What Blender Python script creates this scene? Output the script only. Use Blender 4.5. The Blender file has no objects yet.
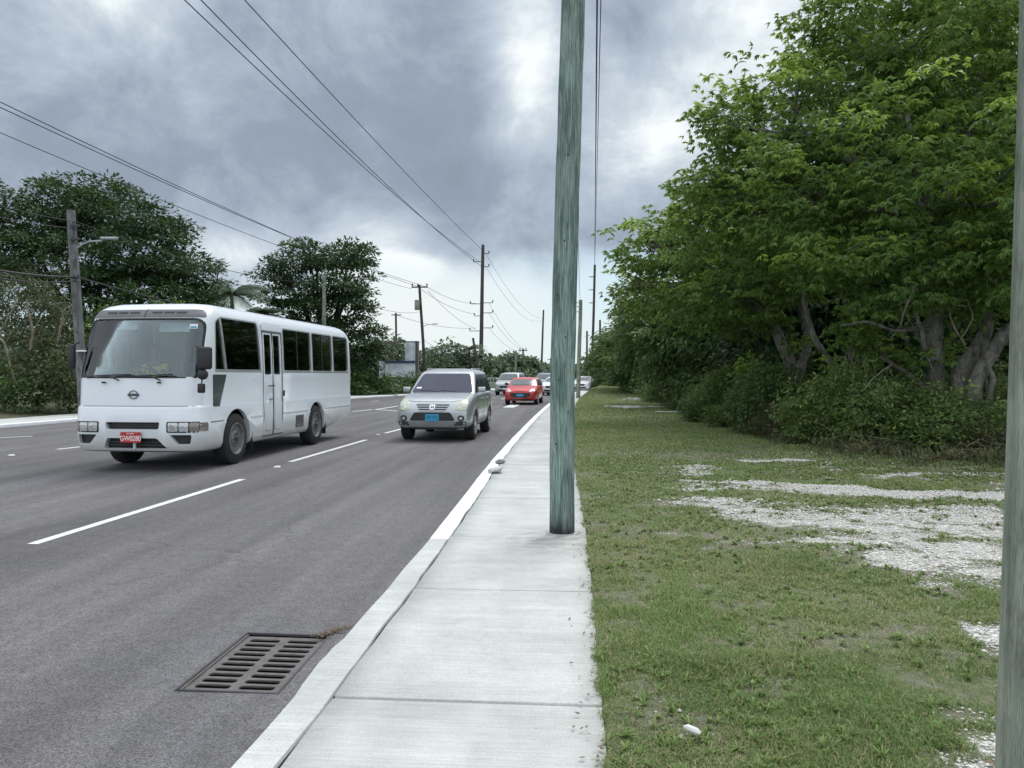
import bpy, bmesh, math, random
import numpy as np
from mathutils import Vector, Matrix
from mathutils.bvhtree import BVHTree

random.seed(7)
R = math.radians
sc = bpy.context.scene
COL = sc.collection
F = 770.0            # focal length in pixels of a 1024 px wide frame
EYE = 1.62           # metres above the road
YAW = math.atan(61 / F)
HOR = 375.0

# ------------------------------------------------------------------ helpers
def ray_xy(px, depth):
    """world X, Y of a point at camera depth seen in column px"""
    xc = (px - 512) / F * depth
    return (xc * math.cos(YAW) - depth * math.sin(YAW), depth * math.cos(YAW) + xc * math.sin(YAW))
def W(px, py, depth):
    x, y = ray_xy(px, depth)
    return Vector((x, y, EYE + (HOR - py) / F * depth))
def G(px, py, z=0.0):
    d = (EYE - z) * F / (py - HOR)
    x, y = ray_xy(px, d)
    return Vector((x, y, z))

def link(o, parent=None):
    COL.objects.link(o)
    if parent is not None:
        o.parent = parent
    return o
def tag(o, label=None, cat=None, group=None, kind=None):
    if label: o['label'] = label
    if cat: o['category'] = cat
    if group: o['group'] = group
    if kind: o['kind'] = kind
    return o
def empty(name, loc=(0, 0, 0), rz=0.0, label=None, cat=None, group=None, rx=0.0, ry=0.0):
    o = bpy.data.objects.new(name, None)
    o.empty_display_size = 0.3
    o.location = loc
    o.rotation_euler = (rx, ry, rz)
    link(o)
    return tag(o, label, cat, group)
def np_mesh(name, V, quads=None, tris=None, smooth=False):
    """fast mesh from arrays"""
    me = bpy.data.meshes.new(name)
    V = np.asarray(V, dtype=np.float32).reshape(-1, 3)
    loops = []; starts = []; totals = []
    pos = 0
    if quads is not None and len(quads):
        q = np.asarray(quads, dtype=np.int32).reshape(-1, 4)
        loops.append(q.ravel()); starts.append(np.arange(len(q)) * 4 + pos); totals.append(np.full(len(q), 4)); pos += q.size
    if tris is not None and len(tris):
        t = np.asarray(tris, dtype=np.int32).reshape(-1, 3)
        loops.append(t.ravel()); starts.append(np.arange(len(t)) * 3 + pos); totals.append(np.full(len(t), 3)); pos += t.size
    L = np.concatenate(loops).astype(np.int32); S = np.concatenate(starts).astype(np.int32)
    me.vertices.add(len(V)); me.vertices.foreach_set('co', V.ravel())
    me.loops.add(len(L)); me.loops.foreach_set('vertex_index', L)
    me.polygons.add(len(S)); me.polygons.foreach_set('loop_start', S)
    try: me.polygons.foreach_set('loop_total', np.concatenate(totals).astype(np.int32))
    except Exception: pass
    me.update(calc_edges=True)
    if smooth:
        me.polygons.foreach_set('use_smooth', np.ones(len(S), dtype=bool))
    return me
def add_attr(me, name, vals):
    a = me.attributes.new(name, 'FLOAT', 'POINT')
    a.data.foreach_set('value', np.asarray(vals, dtype=np.float32))
def mobj(name, me, mat, parent=None, loc=None):
    if mat is not None and len(me.materials) == 0: me.materials.append(mat)
    o = bpy.data.objects.new(name, me)
    if loc is not None: o.location = loc
    return link(o, parent)

class MB:
    """collects primitive shapes into one mesh"""
    def __init__(s): s.bm = bmesh.new()
    def box(s, c, d, rot=None, bevel=0.0, seg=2, taper=None):
        r = bmesh.ops.create_cube(s.bm, size=1.0)
        vs = r['verts']
        for v in vs:
            if taper and v.co.z > 0:
                v.co.x *= taper[0]; v.co.y *= taper[1]
            v.co = Vector((v.co.x * d[0], v.co.y * d[1], v.co.z * d[2]))
        if bevel > 0:
            es = list({e for v in vs for e in v.link_edges})
            rr = bmesh.ops.bevel(s.bm, geom=es, offset=bevel, segments=seg, profile=0.5, affect='EDGES')
            vs = list({v for f in rr['faces'] for v in f.verts} | {v for v in vs if v.is_valid})
            vs = s._island(vs)
        M = Matrix.Translation(Vector(c))
        if rot is not None: M = M @ rot
        for v in vs: v.co = M @ v.co
        return s
    def _island(s, vs):
        seen = set(vs); st = list(vs)
        while st:
            v = st.pop()
            for e in v.link_edges:
                o = e.other_vert(v)
                if o not in seen: seen.add(o); st.append(o)
        return list(seen)
    def prism(s, poly, a, b, axis='y', bevel=0.0):
        """poly of 2-D points extruded between a and b. axis y: pts are (x,z); x: pts are (y,z); z: pts are (x,y)"""
        def mk(p, t):
            return {'y': (p[0], t, p[1]), 'x': (t, p[0], p[1]), 'z': (p[0], p[1], t)}[axis]
        va = [s.bm.verts.new(mk(p, a)) for p in poly]
        vb = [s.bm.verts.new(mk(p, b)) for p in poly]
        n = len(poly)
        fs = [s.bm.faces.new(va), s.bm.faces.new(list(reversed(vb)))]
        for i in range(n):
            fs.append(s.bm.faces.new((va[i], vb[i], vb[(i + 1) % n], va[(i + 1) % n])))
        bmesh.ops.recalc_face_normals(s.bm, faces=fs)
        if bevel: 
            es = [e for e in fs[0].edges] + [e for e in fs[1].edges]
            bmesh.ops.bevel(s.bm, geom=es, offset=bevel, segments=2, profile=0.5, affect='EDGES')
        return s
    def tube(s, pts, rad, n=8, cap=True, jitter=0.0):
        pts = [Vector(p) for p in pts]
        if not hasattr(rad, '__len__'): rad = [rad] * len(pts)
        rings = []
        up = Vector((0.13, 0.31, 1)).normalized()
        for i, p in enumerate(pts):
            t = (pts[min(i + 1, len(pts) - 1)] - pts[max(i - 1, 0)])
            t = t.normalized() if t.length > 1e-6 else Vector((0, 0, 1))
            if i == 0:
                u = t.cross(Vector((1, 0, 0)) if abs(t.x) < 0.8 else Vector((0, 1, 0))).normalized()
            else:
                u = (u - t * u.dot(t)).normalized()
            w = t.cross(u)
            ring = []
            for k in range(n):
                a = 2 * math.pi * k / n
                rr = rad[i] * (1 + (random.uniform(-jitter, jitter) if jitter else 0))
                ring.append(s.bm.verts.new(p + (u * math.cos(a) + w * math.sin(a)) * rr))
            rings.append(ring)
        for i in range(len(rings) - 1):
            for k in range(n):
                s.bm.faces.new((rings[i][k], rings[i][(k + 1) % n], rings[i + 1][(k + 1) % n], rings[i + 1][k]))
        if cap:
            s.bm.faces.new(list(reversed(rings[0]))); s.bm.faces.new(rings[-1])
        return s
    def lathe(s, prof, n=24, axis='z', c=(0, 0, 0)):
        """prof: list of (radius, t) along axis"""
        rings = []
        c = Vector(c)
        for r, t in prof:
            ring = []
            for k in range(n):
                a = 2 * math.pi * k / n
                ca, sa = r * math.cos(a), r * math.sin(a)
                v = {'z': (ca, sa, t), 'x': (t, ca, sa), 'y': (ca, t, sa)}[axis]
                ring.append(s.bm.verts.new(c + Vector(v)))
            rings.append(ring)
        for i in range(len(rings) - 1):
            for k in range(n):
                s.bm.faces.new((rings[i][k], rings[i][(k + 1) % n], rings[i + 1][(k + 1) % n], rings[i + 1][k]))
        s.bm.faces.new(list(reversed(rings[0]))); s.bm.faces.new(rings[-1])
        return s
    def sphere(s, c, r, seg=12, rot=None):
        q = bmesh.ops.create_uvsphere(s.bm, u_segments=seg, v_segments=max(6, seg // 2 + 2), radius=1.0)
        if not hasattr(r, '__len__'): r = (r, r, r)
        M = Matrix.Translation(Vector(c))
        if rot is not None: M = M @ rot
        for v in q['verts']:
            v.co = M @ Vector((v.co.x * r[0], v.co.y * r[1], v.co.z * r[2]))
        return s
    def mesh(s, name='m', smooth=None, normals=True):
        if normals: bmesh.ops.recalc_face_normals(s.bm, faces=s.bm.faces[:])
        me = bpy.data.meshes.new(name)
        s.bm.to_mesh(me); s.bm.free()
        if smooth is not None:
            me.polygons.foreach_set('use_smooth', np.ones(len(me.polygons), dtype=bool))
            if smooth < 180: me.set_sharp_from_angle(angle=R(smooth))
        return me
    def build(s, name, mat, parent=None, smooth=None, loc=None):
        return mobj(name, s.mesh(name, smooth), mat, parent, loc)

def apply_mods(o):
    dg = bpy.context.evaluated_depsgraph_get()
    dg.update()
    me = bpy.data.meshes.new_from_object(o.evaluated_get(dg))
    old = o.data
    o.modifiers.clear()
    o.data = me
    bpy.data.meshes.remove(old)
def bool_cut(o, cutter_me):
    c = bpy.data.objects.new('cutter', cutter_me); COL.objects.link(c)
    m = o.modifiers.new('b', 'BOOLEAN'); m.operation = 'DIFFERENCE'; m.solver = 'EXACT'; m.object = c
    apply_mods(o)
    bpy.data.objects.remove(c)
def bvh_of(o):
    bm = bmesh.new(); bm.from_mesh(o.data)
    t = BVHTree.FromBMesh(bm); bm.free()
    return t
def round_poly(pts, r, n=4):
    out = []
    N = len(pts)
    for i in range(N):
        p = Vector(pts[i]); a = Vector(pts[i - 1]); b = Vector(pts[(i + 1) % N])
        rr = r[i] if hasattr(r, '__len__') else r
        da, db = (a - p), (b - p)
        rr = min(rr, da.length * .45, db.length * .45)
        if rr < 1e-4: out.append((p.x, p.y)); continue
        p0 = p + da.normalized() * rr; p1 = p + db.normalized() * rr
        for k in range(n + 1):
            t = k / n
            q = p0 * (1 - t) ** 2 + p * 2 * t * (1 - t) + p1 * t * t
            out.append((q.x, q.y))
    return out
def rect(a0, b0, a1, b1): return [(a0, b0), (a1, b0), (a1, b1), (a0, b1)]
DIRS = {'front': Vector((0, 1, 0)), 'rear': Vector((0, -1, 0)), 'right': Vector((-1, 0, 0)), 'left': Vector((1, 0, 0)), 'top': Vector((0, 0, -1))}
def panel(name, poly, side, bvh, mat, parent, off=0.006, thick=0.02, step=0.12, smooth=30):
    """a thin closed shell whose outline is poly, lying on the body surface found by the tree"""
    d = DIRS[side]
    bm = bmesh.new()
    def to3(p):
        a, b = p
        if side in ('front', 'rear'): return Vector((a, -6 if side == 'front' else 14, b))
        if side == 'top': return Vector((a, b, 8))
        return Vector((4 if side == 'right' else -4, a, b))
    vs = [bm.verts.new(to3(p)) for p in poly]
    bm.faces.new(vs)
    A = [p[0] for p in poly]; B = [p[1] for p in poly]
    ax_a = Vector((1, 0, 0)) if side in ('front', 'rear', 'top') else Vector((0, 1, 0))
    ax_b = Vector((0, 0, 1)) if side != 'top' else Vector((0, 1, 0))
    for lo, hi, ax in ((min(A), max(A), ax_a), (min(B), max(B), ax_b)):
        k = max(1, int((hi - lo) / step + .999))
        for i in range(1, k):
            co = ax * (lo + (hi - lo) * i / k)
            bmesh.ops.bisect_plane(bm, geom=bm.verts[:] + bm.edges[:] + bm.faces[:], plane_co=co, plane_no=ax, dist=1e-5)
    for v in bm.verts:
        hit = bvh.ray_cast(v.co, d)
        if hit[0] is not None: p = hit[0]
        else:
            p = bvh.find_nearest(v.co + d * 6)[0]
        v.co = p - d * off
    ext = bmesh.ops.extrude_face_region(bm, geom=bm.faces[:])
    for g in ext['geom']:
        if isinstance(g, bmesh.types.BMVert): g.co = g.co + d * thick
    bmesh.ops.recalc_face_normals(bm, faces=bm.faces[:])
    me = bpy.data.meshes.new(name); bm.to_mesh(me); bm.free()
    me.polygons.foreach_set('use_smooth', np.ones(len(me.polygons), dtype=bool))
    me.set_sharp_from_angle(angle=R(smooth))
    return mobj(name, me, mat, parent)
def text_obj(name, body, size, mat, parent, loc, rot, depth=0.003, squeeze=1.0):
    c = bpy.data.curves.new(name, 'FONT')
    c.body = body; c.size = size; c.align_x = 'CENTER'; c.align_y = 'CENTER'; c.extrude = depth; c.offset = size * .012
    t = bpy.data.objects.new(name, c); COL.objects.link(t)
    dg = bpy.context.evaluated_depsgraph_get()
    me = bpy.data.meshes.new_from_object(t.evaluated_get(dg))
    bpy.data.objects.remove(t)
    me.transform(Matrix.Translation(loc) @ rot @ Matrix.Diagonal((squeeze, 1, 1, 1)))
    return mobj(name, me, mat, parent)
FACE_FRONT = Matrix.Rotation(R(90), 4, 'X')     # text readable from -Y

# value noise on arrays
_rng = np.random.default_rng(11)
_T = _rng.random((64, 64)).astype(np.float32)
def vnoise(x, y, s):
    x = np.asarray(x) / s + 137.3; y = np.asarray(y) / s + 71.7
    i = np.floor(x).astype(int); j = np.floor(y).astype(int)
    fx = x - i; fy = y - j
    fx = fx * fx * (3 - 2 * fx); fy = fy * fy * (3 - 2 * fy)
    a = _T[i % 64, j % 64]; b = _T[(i + 1) % 64, j % 64]; c = _T[i % 64, (j + 1) % 64]; d = _T[(i + 1) % 64, (j + 1) % 64]
    return (a * (1 - fx) + b * fx) * (1 - fy) + (c * (1 - fx) + d * fx) * fy
def fbm(x, y, s, o=4):
    v = 0; a = 1; t = 0
    for k in range(o):
        v = v + a * vnoise(x + 17 * k, y - 9 * k, s); t += a; a *= .55; s *= .5
    return v / t

# ------------------------------------------------------------------ materials
class NT:
    def __init__(s, name):
        s.m = bpy.data.materials.new(name); s.m.use_nodes = True
        s.t = s.m.node_tree; s.t.nodes.clear()
        s.out = s.n('ShaderNodeOutputMaterial')
    def n(s, typ, **kw):
        nd = s.t.nodes.new(typ)
        for k, v in kw.items():
            if k == 'inp':
                for a, b in v.items():
                    if isinstance(b, bpy.types.NodeSocket): s.t.links.new(b, nd.inputs[a])
                    else: nd.inputs[a].default_value = b
            else: setattr(nd, k, v)
        return nd
    def L(s, a, b): s.t.links.new(a, b)
    def math(s, op, a, b=0.0, clamp=False):
        nd = s.n('ShaderNodeMath', operation=op, use_clamp=clamp)
        for i, v in enumerate((a, b)):
            if isinstance(v, bpy.types.NodeSocket): s.L(v, nd.inputs[i])
            else: nd.inputs[i].default_value = v
        return nd.outputs[0]
    def mapr(s, v, a, b, c=0.0, d=1.0, smooth=False):
        nd = s.n('ShaderNodeMapRange', clamp=True)
        if smooth: nd.interpolation_type = 'SMOOTHSTEP'
        s.L(v, nd.inputs[0])
        for i, q in enumerate((a, b, c, d)): nd.inputs[i + 1].default_value = q
        return nd.outputs[0]
    def mix(s, f, a, b, mode='MIX'):
        nd = s.n('ShaderNodeMix', data_type='RGBA', blend_type=mode, clamp_factor=True)
        for i, v in ((0, f), (6, a), (7, b)):
            if isinstance(v, bpy.types.NodeSocket): s.L(v, nd.inputs[i])
            elif i == 0: nd.inputs[i].default_value = v
            else: nd.inputs[i].default_value = (v[0], v[1], v[2], 1)
        return nd.outputs[2]
    def coord(s, kind='Object', scale=None, rot=None):
        tc = s.n('ShaderNodeTexCoord')
        o = tc.outputs[kind]
        if scale is not None or rot is not None:
            mp = s.n('ShaderNodeMapping')
            s.L(o, mp.inputs[0])
            if scale is not None: mp.inputs[3].default_value = scale
            if rot is not None: mp.inputs[2].default_value = rot
            o = mp.outputs[0]
        return o
    def pos(s, scale=None):
        g = s.n('ShaderNodeNewGeometry'); o = g.outputs['Position']
        if scale is not None:
            mp = s.n('ShaderNodeMapping'); s.L(o, mp.inputs[0]); mp.inputs[3].default_value = scale; o = mp.outputs[0]
        return o
    def noise(s, v, scale, detail=4, rough=.55, dist=0.0, out=0):
        nd = s.n('ShaderNodeTexNoise'); s.L(v, nd.inputs['Vector'])
        nd.inputs['Scale'].default_value = scale; nd.inputs['Detail'].default_value = detail
        nd.inputs['Roughness'].default_value = rough; nd.inputs['Distortion'].default_value = dist
        return nd.outputs[out]
    def voro(s, v, scale, feature='F1', out=0):
        nd = s.n('ShaderNodeTexVoronoi', feature=feature); s.L(v, nd.inputs['Vector']); nd.inputs['Scale'].default_value = scale
        return nd.outputs[out]
    def bump(s, h, strength=.3, dist=.01, normal=None):
        nd = s.n('ShaderNodeBump'); s.L(h, nd.inputs['Height']); nd.inputs['Strength'].default_value = strength; nd.inputs['Distance'].default_value = dist
        if normal is not None: s.L(normal, nd.inputs['Normal'])
        return nd.outputs[0]
    def attr(s, name):
        nd = s.n('ShaderNodeAttribute'); nd.attribute_name = name
        return nd.outputs['Fac']
    def bsdf(s, col, rough=.5, metal=0.0, normal=None, spec=.5, coat=0.0, coat_r=.05, **kw):
        b = s.n('ShaderNodeBsdfPrincipled')
        def put(k, v):
            if v is None: return
            if isinstance(v, bpy.types.NodeSocket): s.L(v, b.inputs[k])
            elif k == 'Base Color': b.inputs[k].default_value = (v[0], v[1], v[2], 1)
            else: b.inputs[k].default_value = v
        put('Base Color', col); put('Roughness', rough); put('Metallic', metal); put('Normal', normal)
        put('Specular IOR Level', spec); put('Coat Weight', coat); put('Coat Roughness', coat_r)
        for k, v in kw.items(): put(k, v)
        return b.outputs[0]
    def end(s, sh):
        s.L(sh, s.out.inputs[0]); return s.m

def simple(name, col, rough=.5, metal=0.0, var=.15, scale=3.0, coat=0.0, spec=.5, bumpk=0.0):
    t = NT(name)
    p = t.coord('Object')
    n = t.noise(p, scale, 5, .6)
    k = t.mapr(n, .3, .7, 1 - var, 1 + var)
    c = t.mix(1.0, col, t.n('ShaderNodeCombineColor', inp={0: k, 1: k, 2: k}).outputs[0], 'MULTIPLY')
    nr = t.bump(t.noise(p, scale * 12, 3), .3, bumpk) if bumpk else None
    return t.end(t.bsdf(c, rough, metal, nr, spec, coat))

def m_asphalt():
    t = NT('asphalt'); p = t.pos()
    agg = t.voro(p, 150, 'F1', 1)       # random colour per aggregate stone
    g = t.n('ShaderNodeSeparateColor', inp={0: agg}).outputs[0]
    fine = t.noise(p, 230, 3, .7)
    mid = t.noise(p, 9, 5, .65)
    big = t.noise(t.pos((1.0, .18, 1)), .55, 4, .6)
    streak = t.noise(t.pos((2.2, .05, 1)), 1.0, 3, .5)
    k = t.math('MULTIPLY', t.mapr(g, 0, 1, .52, 1.52), t.mapr(fine, .3, .7, .75, 1.25))
    k = t.math('MULTIPLY', k, t.mapr(mid, .3, .7, .86, 1.14))
    k = t.math('MULTIPLY', k, t.mapr(big, .3, .7, .78, 1.2))
    k = t.math('MULTIPLY', k, t.mapr(streak, .3, .7, .76, 1.18))
    c = t.mix(t.mapr(t.noise(p, .8, 3), .4, .65), (.136, .130, .134), (.126, .123, .129))
    c = t.mix(1.0, c, t.n('ShaderNodeCombineColor', inp={0: k, 1: k, 2: k}).outputs[0], 'MULTIPLY')
    spot = t.mapr(t.voro(p, 46), .05, .09, 1.0, 0.0)
    keep = t.mapr(t.noise(p, 30, 1), .62, .66)
    c = t.mix(t.math('MULTIPLY', spot, keep), c, (.33, .32, .30))
    wp = t.n('ShaderNodeVectorMath', operation='ADD', inp={0: p, 1: t.n('ShaderNodeVectorMath', operation='SCALE', inp={0: t.noise(p, 2.5, 6, .7, 0, 1), 'Scale': .5}).outputs[0]}).outputs[0]
    ck = t.mapr(t.voro(wp, .22, 'DISTANCE_TO_EDGE'), .0006, .0022, 1, 0)
    ck = t.math('MULTIPLY', ck, t.mapr(t.noise(p, .35, 2), .50, .55))
    c = t.mix(t.math('MULTIPLY', ck, .6), c, (.03, .03, .03))
    oil = t.mapr(t.noise(t.pos((1.4, .5, 1)), 1.1, 4, .6), .60, .75, 0, .35)
    c = t.mix(oil, c, (.055, .053, .055))
    nr = t.bump(t.voro(p, 170), .55, .004)
    return t.end(t.bsdf(c, .82, 0, nr, .35))
def m_concrete(name='concrete', base=(.54, .555, .54), paint=None):
    t = NT(name); p = t.pos()
    st = t.noise(p, 1.3, 6, .65); blot = t.noise(p, 5, 5, .7); fine = t.noise(p, 120, 3, .7)
    broom = t.noise(t.pos((2, 70, 1)), 1.0, 4, .7)
    broomw = t.noise(t.pos((.7, 7, 1)), 1.0, 3, .6)
    k = t.math('MULTIPLY', t.mapr(st, .3, .72, .83, 1.1), t.mapr(blot, .3, .7, .92, 1.06))
    k = t.math('MULTIPLY', k, t.mapr(fine, .3, .7, .84, 1.14))
    k = t.math('MULTIPLY', k, t.mapr(broom, .3, .7, .88, 1.09))
    k = t.math('MULTIPLY', k, t.mapr(broomw, .3, .7, .93, 1.05))
    c = t.mix(1.0, base, t.n('ShaderNodeCombineColor', inp={0: k, 1: k, 2: k}).outputs[0], 'MULTIPLY')
    # dark pits and specks
    pit = t.mapr(t.voro(p, 7), .018, .04, 1, 0)
    c = t.mix(t.math('MULTIPLY', pit, .75), c, (.08, .08, .07))
    warm = t.mapr(t.noise(p, 2.2, 4, .6), .6, .78)
    c = t.mix(t.math('MULTIPLY', warm, .3), c, (.30, .27, .22))
    dd = t.n('ShaderNodeVectorMath', operation='DISTANCE', inp={0: p, 1: (-.16, 7.0, .12)}).outputs['Value']
    sm = t.math('MULTIPLY', t.mapr(dd, .15, .75, 1, 0), t.mapr(t.noise(t.pos((5, 9, 1)), 1.0, 5, .7), .42, .62))
    c = t.mix(t.math('MULTIPLY', sm, .6), c, (.20, .19, .17))
    wp = t.n('ShaderNodeVectorMath', operation='ADD', inp={0: p, 1: t.n('ShaderNodeVectorMath', operation='SCALE', inp={0: t.noise(p, 4.5, 5, .7, 0, 1), 'Scale': .35}).outputs[0]}).outputs[0]
    ck = t.mapr(t.voro(wp, .75, 'DISTANCE_TO_EDGE'), .0015, .006, 1, 0)
    ck = t.math('MULTIPLY', ck, t.mapr(t.noise(p, .9, 2), .50, .56))
    c = t.mix(t.math('MULTIPLY', ck, .12), c, (.10, .10, .09))
    drk = t.mapr(t.noise(p, 7.5, 5, .75), .60, .78, 0, .22)
    c = t.mix(drk, c, (.27, .275, .26))
    if paint is not None:
        g = t.n('ShaderNodeSeparateXYZ', inp={0: p}).outputs[1]
        edge = t.math('ADD', g, t.math('MULTIPLY', t.math('SUBTRACT', t.noise(p, 14, 3), .5), .02))
        f = t.mapr(edge, 6.98, 7.0)
        wear = t.mapr(t.noise(p, 22, 5, .75), .64, .72, 1, 0)
        c = t.mix(t.math('MULTIPLY', f, wear), c, paint)
        gr = t.mapr(t.noise(p, 3.0, 5, .7), .5, .8, 0, .35)
        c = t.mix(t.math('MULTIPLY', gr, f), c, (.50, .53, .53))
    h = t.math('ADD', t.math('MULTIPLY', broom, .6), fine)
    return t.end(t.bsdf(c, .85, 0, t.bump(h, .35, .004), .3))
def m_paintline():
    t = NT('road_paint'); p = t.pos()
    w = t.mapr(t.noise(p, 45, 5, .85), .55, .68, 1, 0)
    c = t.mix(w, (.16, .155, .155), (.74, .75, .75))
    k = t.mapr(t.noise(p, 6, 4), .3, .7, .85, 1.05)
    c = t.mix(1.0, c, t.n('ShaderNodeCombineColor', inp={0: k, 1: k, 2: k}).outputs[0], 'MULTIPLY')
    return t.end(t.bsdf(c, .7, 0, t.bump(t.voro(p, 170), .3, .003)))
def m_verge():
    """bare soil, dry litter and crushed coral, driven by the gravel attribute"""
    t = NT('verge_ground'); p = t.pos()
    g = t.attr('gravel'); far = t.attr('far')
    jig = t.noise(p, 7, 6, .75); st = t.voro(p, 38); stc = t.n('ShaderNodeSeparateColor', inp={0: t.voro(p, 38, 'F1', 1)}).outputs[0]
    soil = t.mix(t.mapr(t.noise(p, 14, 5, .7), .35, .65), (.125, .115, .090), (.27, .25, .205))
    soil = t.mix(t.mapr(t.noise(p, 160, 3, .8), .5, .7), soil, (.26, .25, .2))
    green = t.mix(t.mapr(t.noise(p, 5.1, 6, .8), .38, .62), (.060, .105, .032), (.130, .175, .062))
    green = t.mix(t.mapr(t.noise(p, 60, 4, .8), .48, .62), green, (.19, .185, .11))
    veg = t.mapr(t.noise(p, 1.9, 5, .7), .38, .62, .05, .85)
    veg = t.math('MAXIMUM', veg, far)
    c = t.mix(veg, soil, green)
    jig = t.math('ADD', t.math('MULTIPLY', jig, .6), t.math('MULTIPLY', t.noise(p, 26, 4, .7), .4))
    white = t.mix(t.mapr(stc, 0, 1), (.58, .57, .55), (.86, .85, .84))
    white = t.mix(t.mapr(st, .45, .75), white, (.42, .40, .36))
    f = t.math('ADD', g, t.math('MULTIPLY', t.math('SUBTRACT', jig, .5), 1.6))
    f = t.mapr(f, .44, .56)
    stray = t.math('MULTIPLY', t.mapr(st, .22, .30, 1, 0), t.mapr(t.math('ADD', stc, t.math('MULTIPLY', g, .9)), .82, .86))
    f = t.math('MAXIMUM', f, t.math('MULTIPLY', stray, t.mapr(g, .0, .25, .25, 1)))
    c = t.mix(f, c, white)
    h = t.math('ADD', t.math('MULTIPLY', t.mapr(st, 0, .5, 1, 0), .6), t.noise(p, 50, 4, .7))
    return t.end(t.bsdf(c, .95, 0, t.bump(h, .8, .02), .15))
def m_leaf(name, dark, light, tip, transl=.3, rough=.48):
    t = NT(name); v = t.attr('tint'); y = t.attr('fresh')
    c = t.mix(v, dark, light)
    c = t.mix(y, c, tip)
    b = t.bsdf(c, rough, 0, None, .35)
    tr = t.n('ShaderNodeBsdfTranslucent')
    t.L(t.mix(.5, c, tip), tr.inputs[0])
    mx = t.n('ShaderNodeMixShader'); mx.inputs[0].default_value = transl
    t.L(b, mx.inputs[1]); t.L(tr.outputs[0], mx.inputs[2])
    return t.end(mx.outputs[0])
def m_bark(name, a, b, sc=1.0, vert=.12):
    t = NT(name); p = t.coord('Object', (9 * sc, 9 * sc, 9 * sc * vert))
    n = t.noise(p, 1.0, 6, .7, .6); blot = t.noise(t.coord('Object'), 2.5, 4, .6)
    c = t.mix(t.mapr(n, .35, .65), a, b)
    c = t.mix(t.mapr(blot, .5, .7, 0, .5), c, tuple(x * 1.35 for x in b))
    lich = t.mapr(t.noise(t.coord('Object', (6, 6, 3)), 1.0, 5, .75), .52, .62, 0, .55)
    c = t.mix(lich, c, tuple(x * .45 for x in a))
    return t.end(t.bsdf(c, .9, 0, t.bump(n, 1.0, .05), .2))
def m_treated():
    """green copper-treated pine: cathedral grain running up the pole, black tar at the foot"""
    t = NT('treated_pole_wood')
    o = t.coord('Object')
    s = t.n('ShaderNodeSeparateXYZ', inp={0: o})
    warp = t.noise(t.coord('Object', (5, 5, .9)), 1.0, 3, .5)
    nv = t.noise(t.coord('Object', (22, 22, 1.7)), 1.0, 5, .65, 1.1)
    ring = t.math('ADD', t.math('MULTIPLY', warp, 26), t.math('MULTIPLY', nv, 5))
    wv = t.math('ADD', t.math('MULTIPLY', t.math('SINE', ring), .5), .5)
    nv = t.noise(t.coord('Object', (75, 75, 3.2)), 1.0, 5, .75, .8)
    fine = t.noise(t.coord('Object', (150, 150, 5)), 1.0, 4, .7)
    f = t.math('ADD', t.math('MULTIPLY', wv, .22), t.math('MULTIPLY', nv, .78))
    c = t.mix(t.mapr(f, .36, .66), (.085, .140, .125), (.31, .41, .37))
    c = t.mix(t.mapr(fine, .44, .60, 0, .65), c, (.060, .098, .090))
    fin2 = t.noise(t.coord('Object', (110, 110, 2.2)), 1.0, 3, .6)
    c = t.mix(t.mapr(fin2, .54, .66, 0, .6), c, (.42, .53, .49))
    pale = t.mapr(t.noise(t.coord('Object', (30, 30, 2.5)), 1.0, 4, .6), .58, .75)
    c = t.mix(t.math('MULTIPLY', pale, .55), c, (.38, .48, .45))
    brown = t.mapr(t.noise(t.coord('Object', (3, 3, .7)), 1.0, 3, .5), .5, .7, 0, .4)
    c = t.mix(brown, c, (.15, .155, .135))
    # drying cracks
    cr = t.noise(t.coord('Object', (34, 34, .8)), 1.0, 2, .5, .3)
    crk = t.mapr(t.math('ABSOLUTE', t.math('SUBTRACT', cr, .5)), .0, .012, 1, 0)
    c = t.mix(t.math('MULTIPLY', crk, .8), c, (.015, .03, .028))
    kn = t.voro(t.coord('Object', (1, 1, .9)), 2.3)
    knot = t.mapr(kn, .03, .05, 1, 0)
    c = t.mix(t.math('MULTIPLY', knot, .75), c, (.02, .04, .036))
    zz = t.math('ADD', s.outputs[2], t.math('MULTIPLY', t.math('SUBTRACT', t.noise(t.coord('Object', (12, 12, 4)), 1.0, 4, .7), .5), .3))
    tar = t.mapr(zz, .08, .24, 1, 0)
    c = t.mix(t.math('MULTIPLY', tar, .93), c, (.012, .016, .016))
    h = t.math('SUBTRACT', f, crk)
    return t.end(t.bsdf(c, .72, 0, t.bump(h, .5, .008), .3))
def m_paint(name, col, metal=0.0, dirt=.25, dirtcol=(.33, .31, .27), rough=.32):
    t = NT(name); p = t.coord('Object'); z = t.n('ShaderNodeSeparateXYZ', inp={0: p}).outputs[2]
    n = t.noise(p, 2.5, 6, .7)
    low = t.mapr(t.math('ADD', z, t.math('MULTIPLY', n, -.6)), -.1, .65, 1, 0)
    f = t.math('MULTIPLY', low, dirt)
    sp = t.math('MULTIPLY', t.mapr(t.noise(p, 18, 5, .75), .6, .75), dirt * .5)
    c = t.mix(t.math('MAXIMUM', f, sp), col, dirtcol)
    rr = t.mapr(n, .3, .7, rough * .8, rough * 1.3)
    b = t.bump(t.noise(p, 1.6, 2, .4), .06, .02)
    return t.end(t.bsdf(c, rr, metal, b, .5, .6, .06))
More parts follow.
